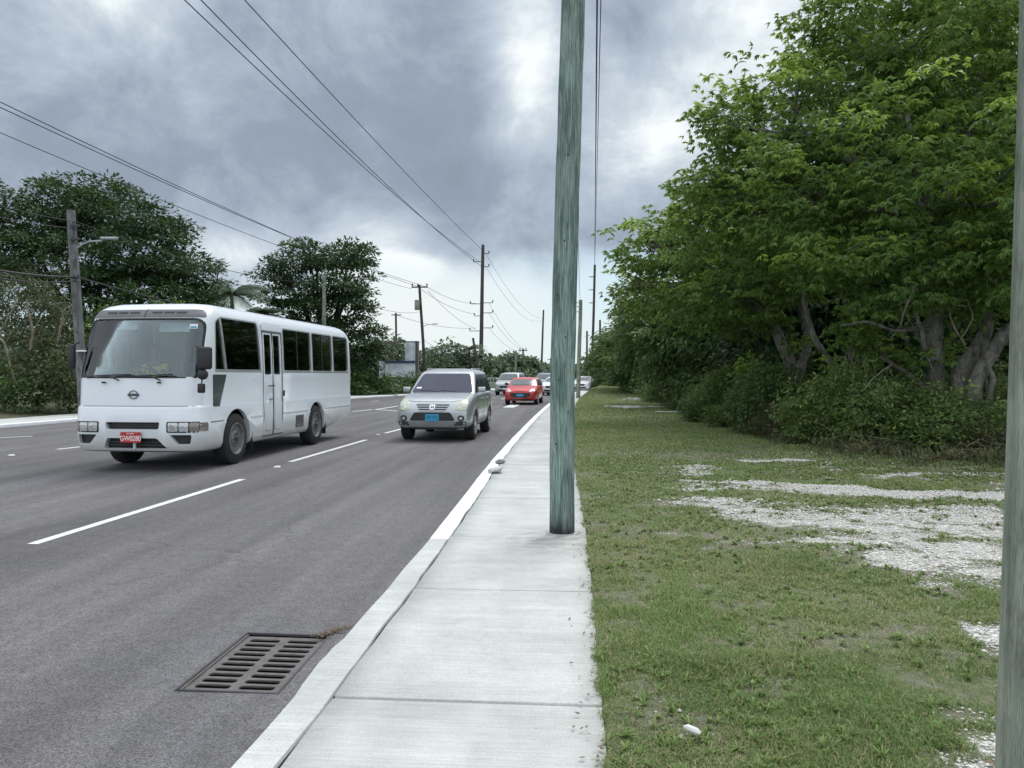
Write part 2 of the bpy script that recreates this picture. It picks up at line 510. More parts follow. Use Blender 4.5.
def m_glass(name, tint, refl=.10, rough=.03, body=None, opaque=0.0):
    t = NT(name)
    tr = t.n('ShaderNodeBsdfTransparent'); tr.inputs[0].default_value = (*tint, 1)
    gl = t.n('ShaderNodeBsdfGlossy'); gl.inputs['Roughness'].default_value = rough; gl.inputs[0].default_value = (.95, .97, 1, 1)
    fr = t.n('ShaderNodeFresnel'); fr.inputs[0].default_value = 1.5
    nr = t.bump(t.noise(t.coord('Object'), 1.3, 2, .4), .04, .03)
    t.L(nr, gl.inputs['Normal'])
    f = t.math('ADD', fr.outputs[0], refl, True)
    base = tr.outputs[0]
    if opaque > 0:
        d = t.n('ShaderNodeBsdfDiffuse'); d.inputs[0].default_value = (*body, 1)
        m0 = t.n('ShaderNodeMixShader'); m0.inputs[0].default_value = opaque
        t.L(base, m0.inputs[1]); t.L(d.outputs[0], m0.inputs[2]); base = m0.outputs[0]
    mx = t.n('ShaderNodeMixShader'); t.L(f, mx.inputs[0]); t.L(base, mx.inputs[1]); t.L(gl.outputs[0], mx.inputs[2])
    return t.end(mx.outputs[0])

M = dict(
    asphalt=m_asphalt(), concrete=m_concrete(), kerb=m_concrete('kerb_concrete', (.56, .575, .565), (.84, .87, .90)),
    line=m_paintline(), verge=m_verge(), wood=m_treated(),
    oldwood=m_bark('weathered_pole_wood', (.095, .10, .105), (.215, .23, .235)),
    greypole=m_bark('grey_green_pole_wood', (.17, .20, .155), (.36, .40, .33), 1.6, .05),
    farpole=m_bark('dark_pole_wood', (.05, .047, .043), (.10, .095, .09)),
    bark=m_bark('grey_bark', (.06, .058, .052), (.22, .215, .195), .9, .45),
    barkdark=m_bark('dark_bark', (.035, .03, .025), (.09, .08, .065), .7, .5),
    twig=m_bark('pale_dead_twig', (.15, .13, .095), (.30, .27, .21), 2, .3),
    white=m_paint('white_bus_paint', (.72, .775, .83), 0, .7, (.30, .28, .24)),
    silver=m_paint('silver_car_paint', (.44, .47, .50), .5, .15),
    red=m_paint('red_car_paint', (.55, .012, .022), .1, .1),
    carwhite=m_paint('white_car_paint', (.74, .76, .78), 0, .1),
    blue=m_paint('pale_blue_car_paint', (.20, .27, .38), .3, .1),
    rubber=simple('tyre_rubber', (.018, .018, .019), .85, var=.3, scale=12),
    rim=simple('steel_rim', (.16, .16, .158), .65, .2, var=.35, scale=10),
    alloy=simple('alloy_rim', (.45, .46, .46), .35, .8),
    black=simple('black_plastic', (.016, .017, .019), .45, var=.3),
    darkgrey=simple('dark_grey_trim', (.045, .047, .052), .5, var=.25),
    bandgrey=simple('grey_visor_band', (.13, .135, .145), .45, var=.15),
    greytrim=simple('mid_grey_plastic', (.20, .21, .215), .6, var=.15),
    chrome=simple('chrome', (.75, .76, .78), .12, 1.0, var=.05),
    lamp=simple('headlight_lens', (.46, .49, .50), .1, .35, var=.35, scale=22, coat=1.0),
    lampyel=simple('hazed_headlight_lens', (.50, .52, .38), .22, .15, var=.2, scale=9, coat=.6),
    lampglow=simple('clear_headlight_lens', (.62, .60, .55), .12, .3, var=.35, scale=20, coat=1.0),
    amber=simple('smoked_indicator_lens', (.22, .20, .18), .2, .2, var=.2, coat=1.0),
    platered=simple('red_plate', (.42, .03, .035), .45),
    plateblue=simple('blue_plate', (.02, .30, .52), .4),
    plateink=simple('dark_blue_ink', (.02, .07, .22), .5),
    whiteink=simple('white_lettering', (.78, .74, .74), .5),
    alu=simple('aluminium_window_trim', (.42, .46, .45), .4, .5),
    seatblue=simple('blue_seat_cloth', (.03, .13, .30), .85, scale=9),
    seatgrey=simple('grey_seat_cloth', (.16, .18, .20), .85, scale=9),
    cabin=simple('grey_cabin_lining', (.42, .45, .46), .8),
    paper=simple('white_paper', (.75, .78, .8), .6),
    skin=simple('skin', (.13, .07, .045), .55, var=.1),
    hair=simple('black_hair', (.01, .009, .008), .8),
    shirt=simple('yellow_shirt', (.62, .42, .06), .8, var=.12, scale=14),
    trousers=simple('dark_trousers', (.03, .035, .05), .85),
    glass_front=m_glass('windscreen_glass', (.88, .97, .97), .03),
    glass_side=m_glass('tinted_side_glass', (.30, .37, .35), .03),
    glass_car=m_glass('dark_car_glass', (.02, .03, .05), .0, .08, (.020, .026, .062), .9),
    glass_clear=m_glass('grey_car_glass', (.03, .03, .03), .03, .12, (.08, .10, .10), .9),
    cast=simple('cast_iron', (.138, .126, .124), .75, .15, var=.22, scale=18, bumpk=.004),
    pit=simple('drain_darkness_silt', (.012, .011, .010), .9),
    wire=simple('cable_sheath', (.025, .026, .03), .6),
    galv=simple('galvanised_steel', (.36, .38, .39), .5, .5),
    porcelain=simple('insulator_glaze', (.10, .09, .09), .3),
    stone=simple('coral_stone', (.60, .59, .55), .9, var=.3, scale=40),
    wallwhite=simple('stained_white_wall', (.52, .58, .64), .85, var=.35, scale=1.2),
    wallbrown=simple('bare_block_wall', (.12, .105, .10), .9, var=.3, scale=1.5),
    wallblue=simple('dark_blue_band', (.03, .05, .12), .7),
    litter=simple('white_litter', (.72, .72, .70), .5, var=.1, scale=20),
    leafdry=simple('dry_leaf', (.15, .11, .065), .8, var=.3, scale=30),
    leaf_near=m_leaf('pinnate_leaf', (.062, .135, .042), (.185, .305, .085), (.42, .58, .10), .42),
    leaf_mid=m_leaf('woodland_leaf', (.040, .086, .034), (.105, .180, .056), (.22, .32, .06)),
    leaf_under=m_leaf('undergrowth_leaf', (.058, .115, .040), (.18, .27, .085), (.34, .44, .11)),
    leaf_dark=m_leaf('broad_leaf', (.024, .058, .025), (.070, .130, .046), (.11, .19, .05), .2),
    leaf_olive=m_leaf('olive_scrub_leaf', (.050, .072, .034), (.135, .155, .072), (.25, .22, .11)),
    leaf_scrub=m_leaf('scrub_leaf', (.036, .066, .028), (.105, .145, .062), (.20, .20, .09)),
    leaf_vine=m_leaf('vine_leaf', (.035, .080, .028), (.09, .17, .045), (.17, .26, .06)),
    leaf_far=m_leaf('hazed_far_leaf', (.065, .110, .070), (.135, .195, .11), (.17, .24, .12)),  # distance haze is put into this lightened leaf colour
    tuft=m_leaf('weed_blade', (.085, .16, .035), (.17, .27, .065), (.34, .31, .16), .25, .5),
    grass=m_leaf('grass_blade', (.090, .175, .045), (.200, .320, .082), (.42, .38, .21), .25, .55),
)
# ------------------------------------------------------------------ ground, road, pavements
YR = [-30, 0, 8, 12, 18, 24, 32, 44, 52, 62, 73, 83, 103, 125, 150, 185, 230]
XR = [-1.33, -1.335, -1.35, -1.43, -1.47, -1.46, -1.41, -1.22, -.92, -.35, .7, 2.2, 8.0, 13.5, 21, 34, 55]
YL = [-30, 0, 20, 26, 40, 52, 60, 69, 78, 90, 105, 125, 150, 185, 230]
XL = [-17.6, -17.5, -17.5, -17.2, -16.2, -14.8, -13.0, -11.0, -9.0, -5.6, -1.5, 4.0, 11.5, 24.5, 45]
def smooth_interp(xs, ys):
    """cubic hermite through the points"""
    xs = np.array(xs, float); ys = np.array(ys, float)
    d = np.gradient(ys, xs)
    def f(x):
        x = np.asarray(x, float)
        i = np.clip(np.searchsorted(xs, x) - 1, 0, len(xs) - 2)
        h = xs[i + 1] - xs[i]; t = np.clip((x - xs[i]) / h, 0, 1)
        return ((2 * t**3 - 3 * t**2 + 1) * ys[i] + (t**3 - 2 * t**2 + t) * h * d[i] + (-2 * t**3 + 3 * t**2) * ys[i + 1] + (t**3 - t**2) * h * d[i + 1])
    return f
kerbR = smooth_interp(YR, XR); kerbL = smooth_interp(YL, XL)
PAVE = 0.12
def side_edge(y):     # right edge of the near pavement
    return kerbR(y) + 1.435 + 0.0 * np.asarray(y)
def grid_sheet(name, rows, xs_of, z_of, mat, nx, parent=None):
    V = []; Q = []
    for j, y in enumerate(rows):
        for i in range(nx + 1):
            x = xs_of(y, i / nx)
            V.append((x, y, z_of(x, y)))
    for j in range(len(rows) - 1):
        for i in range(nx):
            a = j * (nx + 1) + i
            Q.append((a, a + 1, a + nx + 2, a + nx + 1))
    me = np_mesh(name, V, quads=Q)
    return mobj(name, me, mat, parent)
ROWS = list(np.concatenate([np.arange(-30, 60, 1.0), np.arange(60, 231, 3.0)]))
# a hole in the asphalt sheet where the drain sits
GR = [G(186, 690), G(281, 697), G(326, 638.5), G(245, 636)]
gy0, gy1 = 3.30, 4.62
GC = Vector((-1.765, 4.23, 0)); GW, GL = .50, .85
gang = R(.5)
road_bm = bmesh.new()
def road_part(y0, y1, x0f, x1f, nx, ny):
    vs = [[road_bm.verts.new(((x0f(y) * (1 - i / nx) + x1f(y) * i / nx), y, 0)) for i in range(nx + 1)] for y in np.linspace(y0, y1, ny + 1)]
    for j in range(ny):
        for i in range(nx):
            road_bm.faces.new((vs[j][i], vs[j][i + 1], vs[j + 1][i + 1], vs[j + 1][i]))
hx0, hx1, hy0, hy1 = GC.x - GW / 2 - .014, GC.x + GW / 2 + .012, GC.y - GL / 2 - .012, GC.y + GL / 2 + .014
LR = lambda y: float(kerbL(y)) - .05
RR = lambda y: float(kerbR(y)) + .03
road_part(-30, hy0, LR, RR, 6, 24)
road_part(hy0, hy1, LR, lambda y: hx0, 6, 3)
road_part(hy0, hy1, lambda y: hx1, RR, 1, 3)
road_part(hy1, 60, LR, RR, 6, 56)
road_part(60, 230, LR, RR, 6, 60)
me = bpy.data.meshes.new('road'); road_bm.to_mesh(me); road_bm.free()
tag(mobj('road', me, M['asphalt']), kind='structure')

# broad base ground to the horizon
b = MB(); 
vs = [b.bm.verts.new(p) for p in ((-1500, -400, -.35), (1500, -400, -.35), (1500, 2600, -.35), (-1500, 2600, -.35))]
b.bm.faces.new(vs)
o = b.build('ground', None); 
t = NT('far_ground'); p = t.pos()
M['farground'] = t.end(t.bsdf(t.mix(t.mapr(t.noise(p, .3, 5, .7), .35, .65), (.05, .065, .025), (.10, .10, .05)), .95))
o.data.materials.append(M['farground']); tag(o, kind='structure')

# kerb on our side: profile swept along the edge, with small wobbles and rounded arris
def sweep_kerb(name, fx, side, rows, w=.198, mat=None, parent=None):
    V = []; Q = []
    n = 6
    for j, y in enumerate(rows):
        wob = .012 * (fbm(y, 3.1, .7, 3) - .5) * 2
        x = float(fx(y)) + wob
        h = PAVE - .006 + .004 * (vnoise(y, 8.8, 1.1) - .5)
        inn = w + .018 * (float(fbm(y, 77.0, .5, 3)) - .5) * 2
        prof = [(0.012, -.06), (0.0, .03), (0.006, h - .025), (0.028, h), (inn - .006, h), (inn, h - .02), (inn, -.06)]
        for a, z in prof: V.append((x + side * a, y, z))
    m = len(prof)
    for j in range(len(rows) - 1):
        for i in range(m - 1):
            a = j * m + i
            Q.append((a, a + 1, a + m + 1, a + m))
    me = np_mesh(name, V, quads=Q)
    me.polygons.foreach_set('use_smooth', np.ones(len(me.polygons), dtype=bool)); me.set_sharp_from_angle(angle=R(35))
    return mobj(name, me, mat, parent)
krows = list(np.concatenate([np.arange(-8, 14, .08), np.arange(14, 60, .5), np.arange(60, 230, 2.5)]))
tag(sweep_kerb('kerb_near', kerbR, 1, krows, mat=M['kerb']), kind='structure')
krows2 = list(np.concatenate([np.arange(-8, 60, .5), np.arange(60, 230, 2.5)]))
tag(sweep_kerb('kerb_far', kerbL, -1, krows2, .24, mat=M['kerb']), kind='structure')

# pavement slabs with real joints between them
def pavement(name, x0f, x1f, joints, mat, z=PAVE, gap=.021, nx=6):
    V = []; Q = []
    for a, bb in zip(joints[:-1], joints[1:]):
        ny = max(2, int((bb - a) / .35))
        dz = random.uniform(-.003, .003)
        ys = [a + gap / 2] + list(np.linspace(a, bb, ny + 1)[1:-1]) + [bb - gap / 2]
        base = len(V)
        def row(y, zz, ins):
            xa = float(x0f(y)) + ins + .006 * (float(fbm(y, 5.5, .3, 3)) - .5); xb = float(x1f(y)) - ins
            for i in range(nx + 1): V.append((xa + (xb - xa) * i / nx, y, zz))
        row(ys[0], z - .05, .004)
        row(ys[0], z - .004 + dz, .004)
        for y in ys: row(y if y not in (ys[0], ys[-1]) else (y + (.006 if y == ys[0] else -.006)), z + dz, .0)
        row(ys[-1], z - .004 + dz, .004)
        row(ys[-1], z - .05, .004)
        nr = len(ys) + 4
        for j in range(nr - 1):
            for i in range(nx):
                k = base + j * (nx + 1) + i
                Q.append((k, k + 1, k + nx + 2, k + nx + 1))
            # sides
        # left and right skirts
        for i, s in ((0, 1), (nx, -1)):
            for j in range(1, nr - 2):
                k = base + j * (nx + 1) + i; k2 = k + nx + 1
                p0 = V[k]; p1 = V[k2]
                q0 = len(V); V.append((p0[0] + .002 * s, p0[1], z - .06)); V.append((p1[0] + .002 * s, p1[1], z - .06))
                Q.append((k, k2, q0 + 1, q0) if s > 0 else (k2, k, q0, q0 + 1))
    me = np_mesh(name, V, quads=Q)
    return mobj(name, me, mat)
J = [-4.0, -2.15, -.3, 1.62, 3.50, 5.34, 7.10, 9.35, 11.05, 12.9, 14.8, 16.6, 18.4, 20.3, 22.2, 24.1, 26, 28, 30, 32, 34, 36, 38, 40, 43, 46, 49, 52, 56, 60, 65, 70, 76, 82, 90, 100, 110, 120, 135, 150, 170, 200, 230]
in_edge = lambda y: float(kerbR(y)) + .216 + .02 * (float(fbm(y, 77.0, .5, 3)) - .5) * 2
pv = pavement('pavement', in_edge, lambda y: float(side_edge(y)) + .03, J, M['concrete'])
tag(pv, kind='structure')
# dark silt lying in the joints
def strip(name, x0f, x1f, rows, z, mat):
    V = []; Q = []
    for y in rows: V += [(float(x0f(y)), y, z), (float(x1f(y)), y, z)]
    for j in range(len(rows) - 1): Q.append((2 * j, 2 * j + 1, 2 * j + 3, 2 * j + 2))
    return mobj(name, np_mesh(name, V, quads=Q), mat)
tag(strip('pavement_bed', lambda y: kerbR(y) + .05, lambda y: side_edge(y) - .01, ROWS, PAVE - .022, M['pit']), kind='structure')
tag(strip('pavement_far', lambda y: kerbL(y) - 2.2, lambda y: kerbL(y) - .245, ROWS, PAVE - .002, M['concrete']), kind='structure')
# ground of the far side
V = []; Q = []
offs = [2.2, 3, 6, 12, 30, 90, 300]
for j, y in enumerate(ROWS):
    for i, d in enumerate(offs):
        V.append((float(kerbL(y)) - d, y, PAVE - .02 + (.25 * vnoise(d * 3, y, 5.0) if i > 1 else 0)))
n = len(offs)
for j in range(len(ROWS) - 1):
    for i in range(n - 1):
        a = j * n + i; Q.append((a + 1, a, a + n, a + n + 1))
tag(mobj('far_verge', np_mesh('far_verge', V, quads=Q), M['farground']), kind='structure')

# our verge: fine grid near, with the gravel mask as an attribute
def gravel_mask(x, y):
    x0_ = np.asarray(x, float); y0_ = np.asarray(y, float)
    x = x0_ + 1.3 * (fbm(x0_ + 40, y0_, 1.5, 4) - .5) * 2; y = y0_ + .9 * (fbm(x0_, y0_ + 50, 1.2, 4) - .5) * 2 * np.clip(y0_ / 9, .3, 1.2)
    def blob(cx, cy, rx, ry, ang=0, k=1.0):
        ca, sa = math.cos(ang), math.sin(ang)
        u = ((x - cx) * ca + (y - cy) * sa) / rx; v = (-(x - cx) * sa + (y - cy) * ca) / ry
        return k * np.exp(-(u * u + v * v) ** 1.6)
    m = blob(4.5, 7.6, 3.3, 1.5, -.15, .90)
    m = np.maximum(m, blob(3.0, 6.5, 1.3, 1.3, .1, .88))
    m = np.maximum(m, blob(1.75, 8.3, .8, 1.2, .2, .82))
    m = np.maximum(m, blob(3.9, 9.9, 2.6, .75, 0, .86))
    m = np.maximum(m, blob(4.4, 5.9, 2.6, .9, -.4, .82))
    m = np.maximum(m, blob(3.4, 13.2, .75, .5, 0, .98))
    m = np.maximum(m, blob(1.7, 11.6, .9, 1.6, 0, .5))
    m = np.maximum(m, blob(5.3, 11.8, 2.2, .7, 0, .66))
    m = np.maximum(m, blob(2.25, 4.45, .6, .4, .3, .86))
    m = np.maximum(m, blob(1.75, 4.55, .35, .2, 0, .70))
    m = np.maximum(m, blob(1.5, 3.15, .45, .35, .3, .74))
    m = np.maximum(m, blob(.42, 3.3, .22, .35, .2, .2))
    m = np.maximum(m, blob(.9, 7.0, .3, .2, .2, .62))
    m = np.maximum(m, blob(1.1, 6.4, .35, .12, .2, .62))
    m = np.maximum(m, blob(3.1, 36, 1.7, 1.5, .3, .95))
    m = np.maximum(m, blob(4.3, 31, 1.6, .9, -.2, .9))
    m = np.maximum(m, blob(4.6, 46, 2.4, 1.6, 0, .9))
    m = np.maximum(m, blob(2.2, 17.5, .8, 1.8, 0, .45))
    nz = fbm(x, y * 1.0, .8, 5)
    streak = fbm(x * .75, y * 1.3, .7, 4)
    fine_ = fbm(x * .8 + 3, y * 1.2, .28, 3)
    fin2 = fbm(x0_ + 9, y0_ * 1.3, .13, 2)
    mm = m * 1.45 - .95 * (1 - streak) - .80 * (1 - nz) - .75 * (1 - fine_) - .5 * (1 - fin2) + .98
    return np.clip(mm, 0, 1)
def verge_z(x, y):
    e = side_edge(y)
    d = np.asarray(x) - e
    lip = np.clip((d + .05 - .09 * fbm(np.asarray(x) * .3, y, .22, 4)) / .05, 0, 1)
    return PAVE - .035 + .040 * lip + .04 * np.clip(d / 1.2, 0, 1) * (fbm(x, y, 1.7, 3)) + .02 * fbm(x, y, .35, 2) * np.clip(d * 3, 0, 1) + .35 * np.clip((d - 14) / 60, 0, 1) + .52 * np.clip((np.asarray(y) - 45) / 13, 0, 1) * np.clip(d * 1.5, 0, 1)
ys = np.concatenate([np.arange(-3, 2, .25), np.arange(2, 12, .05), np.arange(12, 22, .12), np.arange(22, 60, .4), np.arange(60, 231, 3.0)])
us = np.concatenate([np.arange(-.1, .3, .012), np.arange(.3, 6, .05), np.arange(6, 10, .12), np.arange(10, 20, .6), [25, 35, 60, 120, 300, 900]])
YY, UU = np.meshgrid(ys, us, indexing='ij')
XX = side_edge(YY) + UU
ZZ = verge_z(XX, YY)
GM = gravel_mask(XX, YY)
Vv = np.stack([XX, YY, ZZ], -1).reshape(-1, 3)
nx_ = len(us); idx = np.arange(len(ys) * nx_).reshape(len(ys), nx_)
Qv = np.stack([idx[:-1, :-1], idx[:-1, 1:], idx[1:, 1:], idx[1:, :-1]], -1).reshape(-1, 4)
me = np_mesh('grass_verge_soil', Vv, quads=Qv, smooth=True)
add_attr(me, 'gravel', GM.ravel()); add_attr(me, 'far', np.clip((YY - 9) / 9, 0, 1).ravel() * .9)
tag(mobj('verge', me, M['verge']), kind='structure')

# painted lane marks
def mark(name, p0, p1, w, z=.004, parent=None):
    p0 = Vector(p0[:2] + (0,)) if isinstance(p0, tuple) else Vector((p0.x, p0.y, 0)); p1 = Vector((p1[0], p1[1], 0)) if isinstance(p1, tuple) else Vector((p1.x, p1.y, 0))
    d = (p1 - p0); n = max(1, int(d.length / .15)); s = Vector((-d.y, d.x, 0)).normalized() * w / 2
    V = []; Q = []
    for i in range(n + 1):
        c = p0 + d * i / n
        j = .004 * (vnoise(c.y, c.x, .1) - .5)
        V += [(c.x - s.x + j, c.y - s.y, z), (c.x + s.x - j, c.y + s.y, z)]
    for i in range(n): Q.append((2 * i, 2 * i + 1, 2 * i + 3, 2 * i + 2))
    return mobj(name, np_mesh(name, V, quads=Q), M['line'], parent)
marks = [(G(31, 544.8), G(242, 479.5), .115, 'near'), (G(290, 462), G(366, 440), .12, 'second'), (G(385, 433.3), G(408, 427.3), .12, 'third'),
         (G(-30, 439.8), G(32, 436.3), .12, 'far'), (G(57, 449.5), G(112, 443.5), .13, 'mid'), (G(352, 411.6), G(372, 409.6), .16, 'gore start'),
         (G(371, 401.4), G(379, 400.8), .16, 'farther')]
LAB = {'near': 'long white lane dash nearest the camera, left of the drain', 'second': 'white lane dash just right of the bus front wheel',
       'third': 'white lane dash reaching the left front tyre of the silver off-roader', 'far': 'thin white dash in the far lanes at the left edge of the picture',
       'mid': 'short white dash beside the bus front bumper', 'gore start': 'white centre line leading to the painted fork behind the bus', 'farther': 'faint short dash near the far kerb behind the bus'}
for a, c, w, k in marks:
    tag(mark('lane_mark', a, c, w), LAB[k], 'lane marking', 'white lane markings')
for a, c, w, lab in ((G(374, 409.8), G(404, 405.3), .17, 'upper arm of the white painted fork behind the bus'),
                 (G(374, 409.6), G(398, 411.0), .2, 'lower arm of the white painted fork behind the bus'),
                 (G(508, 407.6), G(517, 404.2), .55, 'worn white turn arrow on the tarmac in front of the red hatchback')):
    tag(mark('lane_mark', a, c, w, .005), lab, 'lane marking', 'white lane markings')
for k in range(9):
    y0 = 30.0 + k * 7.1
    if k > 0:
        a = (float(kerbR(y0)) - 3.85, y0); c = (float(kerbR(y0 + 3.2)) - 3.85, y0 + 3.2)
        tag(mark('lane_mark', a, c, .12), 'distant white lane dash running on behind the silver off-roader', 'lane marking', 'distant lane dashes')
# dry leaves blown over the verge and pavement edge
r_ = np.random.default_rng(15); V = []; Q = []
for k in range(620):
    y = 2.6 + 9 * r_.random() ** 1.5; x = float(side_edge(y)) + (r_.normal(.02, .07) if k % 3 == 0 else r_.uniform(0, 5)); s = r_.uniform(.006, .02); a = r_.uniform(0, 6.28); z = max(float(verge_z(x, y)), PAVE if x < float(side_edge(y)) + .02 else 0) + .008 + r_.uniform(0, .012)
    b0 = len(V)
    for q, w_ in enumerate((1, .45, 1, .45)): V.append((x + s * w_ * math.cos(a + q * 1.57), y + s * w_ * math.sin(a + q * 1.57), z + r_.uniform(-.003, .007)))
    Q.append((b0, b0 + 1, b0 + 2, b0 + 3))
tag(mobj('dry_leaves', np_mesh('dl', V, quads=Q), M['leafdry']), 'small dry brown leaves scattered over the verge and the pavement edge', 'dry leaves', kind='stuff')
# raised reflectors
def stud(p, lab):
    b = MB(); b.box((0, 0, .012), (.11, .10, .022), bevel=.006, taper=(.7, .7))
    o = b.build('road_stud', M['whiteink'], loc=(p.x, p.y, .002)); tag(o, lab, 'road stud', 'raised road studs')
stud(G(277, 467.5), 'white raised stud on the tarmac behind the bus front wheel')
stud(G(378, 435.0), 'white raised stud between the lane dashes left of the silver off-roader')
s_ = G(11, 455.8); stud(s_, 'white raised stud alone on the tarmac at the left edge')

# storm drain: cast grate with slots cut through, over a dark pit
b = MB(); b.box((0, 0, -.018), (GW, GL, .009), bevel=.002, seg=1)
gr = b.build('drain_grate', M['cast'])
cb = MB()
for i in range(10):
    y = -GL / 2 + .075 + i * (GL - .15) / 9
    for sx in (-1, 1):
        cb.prism(round_poly(rect(sx * .118 - .093, y - .0255, sx * .118 + .096, y + .0255), .024, 4), -.1, .05, 'z')
bool_cut(gr, cb.mesh('c'))
gr.location = (GC.x, GC.y, 0); gr.rotation_euler = (R(-.3), R(.6), gang)
tag(gr, 'rusty cast iron storm drain grate with two columns of slots set in the road', 'drain grate')
# pit walls are part of the drain
b = MB(); b.box((0, 0, -.30), (GW + .02, GL + .02, .02)); 
for sx in (-1, 1):
    b.box((sx * (GW / 2 + .03), 0, -.165), (.05, GL + .1, .27)); 
for sy in (-1, 1): b.box((0, sy * (GL / 2 + .028), -.165), (GW + .01, .05, .27))
o = b.build('pit', M['pit'], gr)
for sx in (-1, 1):
    b = MB(); b.box((sx * (GW / 2 + .004), 0, -.010), (.014, GL, .016), bevel=.003, seg=1)
    b.build('frame_rail', M['cast'], gr)
for sx in (-1, 1):
    b = MB(); b.box((sx * (GW / 2 + .016), 0, -.004), (.014, GL + .05, .018), bevel=.003, seg=1); b.build('frame_edge', M['darkgrey'], gr)
    b = MB(); b.box((0, sx * (GL / 2 + .018), -.004), (GW + .008, .014, .017), bevel=.003, seg=1); b.build('frame_edge', M['darkgrey'], gr)
# concrete lip between drain and kerb, chipped
b = MB()
pts = []
for k in range(15):
    y = 3.45 + k * .108
    pts.append((float(kerbR(y)) - .035 - .055 * math.sin(math.pi * k / 14) ** 1.2 + .008 * random.random(), y))
pts = [(float(kerbR(3.3)) + .01, 3.3)] + pts + [(float(kerbR(5.1)) + .01, 5.1)]
pts2 = []
b.prism(pts + pts2, -.05, .010, 'z')
tag(b.build('gutter_apron', M['kerb']), kind='structure')
# silt and leaf litter caught at the drain corner
r_ = np.random.default_rng(5)
V = []; Q = []
for k in range(300):
    cx = -1.50 + r_.normal(0, .05); cy = 4.72 + r_.normal(0, .035) + (cx + 1.50) * .9
    if cx > float(kerbR(cy)) - .004: continue
    s = r_.uniform(.003, .009); a = r_.uniform(0, 6.28); z = .004 + r_.uniform(0, .012)
    b0 = len(V)
    for q in range(4):
        V.append((cx + s * math.cos(a + q * 1.57) * (1 if q % 2 else .6), cy + s * math.sin(a + q * 1.57), z + r_.uniform(-.004, .006)))
    Q.append((b0, b0 + 1, b0 + 2, b0 + 3))
tag(mobj('leaf_litter', np_mesh('ll', V, quads=Q), M['leafdry']), 'brown leaf litter washed up at the drain corner', 'leaf litter', kind='stuff')

# broken lump of kerb lying on the joint
def lump(name, loc, size, mat, seed, rz=0, sub=2):
    bm = bmesh.new(); bmesh.ops.create_icosphere(bm, subdivisions=sub, radius=1)
    rr = random.Random(seed)
    pl = [Vector((rr.gauss(0, 1), rr.gauss(0, 1), rr.gauss(0, .7))).normalized() for _ in range(7)]
    for v in bm.verts:
        d = v.co.copy()
        for n in pl:
            k = d.dot(n)
            if k > .62: d -= n * (k - .62)
        v.co = Vector((d.x * size[0], d.y * size[1], d.z * size[2])) * rr.uniform(.96, 1.04)
    me = bpy.data.meshes.new(name); bm.to_mesh(me); bm.free()
    o = mobj(name, me, mat, loc=loc); o.rotation_euler = (rr.uniform(-.2, .2), rr.uniform(-.2, .2), rz)
    return o
p = G(497, 472.5, PAVE)
tag(lump('concrete_chunk', (p.x - .02, p.y, PAVE + .03), (.15, .22, .055), M['concrete'], 3, .3), 'grey broken lump of concrete lying over the white kerb', 'rubble')
p = G(496, 466, PAVE)
tag(lump('concrete_chunk', (p.x + .02, p.y + .35, PAVE + .03), (.11, .08, .05), M['greytrim'], 9, .3), 'small dark lump of rubble just behind the broken concrete on the kerb', 'rubble')

# small stones, litter on the verge
p = G(693, 746, PAVE)
b = MB(); b.tube([(-.035, 0, 0), (-.02, .002, .004), (.02, -.002, .004), (.035, 0, 0)], [.006, .013, .014, .007], 8)
o = b.build('litter_scrap', M['litter'], smooth=40, loc=(p.x, p.y, verge_z(p.x, p.y) + .035)); o.rotation_euler = (0, R(8), R(-28))
tag(o, 'small white crumpled scrap of litter in the grass at the bottom edge', 'litter')
# coral rubble: one scatter of small stones
def stones(n, seed):
    r = np.random.default_rng(seed)
    x = r.uniform(.3, 9, n * 14); y = r.uniform(2.6, 15, n * 14)
    keep = gravel_mask(x, y) + .10 * (fbm(x, y, 2.2, 3) > .5) > r.uniform(.08, .75, n * 14)
    x = x[keep][:n]; y = y[keep][:n]; m = len(x)
    s = r.uniform(.0035, .011, m) * (1 + (r.random(m) < .05) * 1.2) * (1 + (y > 8) * .35)
    base = np.array([(1, 0, 0), (0, 1, 0), (-1, 0, 0), (0, -1, 0), (0, 0, .7), (0, 0, -.7)])
    Vb = base[None] * r.uniform(.6, 1.3, (m, 6, 1)) * s[:, None, None] * np.array([1, 1, .6])
    a = r.uniform(0, 6.28, m); ca, sa = np.cos(a)[:, None], np.sin(a)[:, None]
    X = Vb[..., 0] * ca - Vb[..., 1] * sa; Y = Vb[..., 0] * sa + Vb[..., 1] * ca
    z = verge_z(x, y)
    Vb = np.stack([X + x[:, None], Y + y[:, None], Vb[..., 2] + z[:, None] + s[:, None] * .3], -1)
    T = np.array([(0, 1, 4), (1, 2, 4), (2, 3, 4), (3, 0, 4), (1, 0, 5), (2, 1, 5), (3, 2, 5), (0, 3, 5)])
    Tn = (T[None] + np.arange(m)[:, None, None] * 6).reshape(-1, 3)
    return np_mesh('coral', Vb.reshape(-1, 3), tris=Tn)
tag(mobj('coral_gravel', stones(60000, 3), M['stone']), 'crushed white coral gravel spread over the worn verge', 'gravel', kind='stuff')

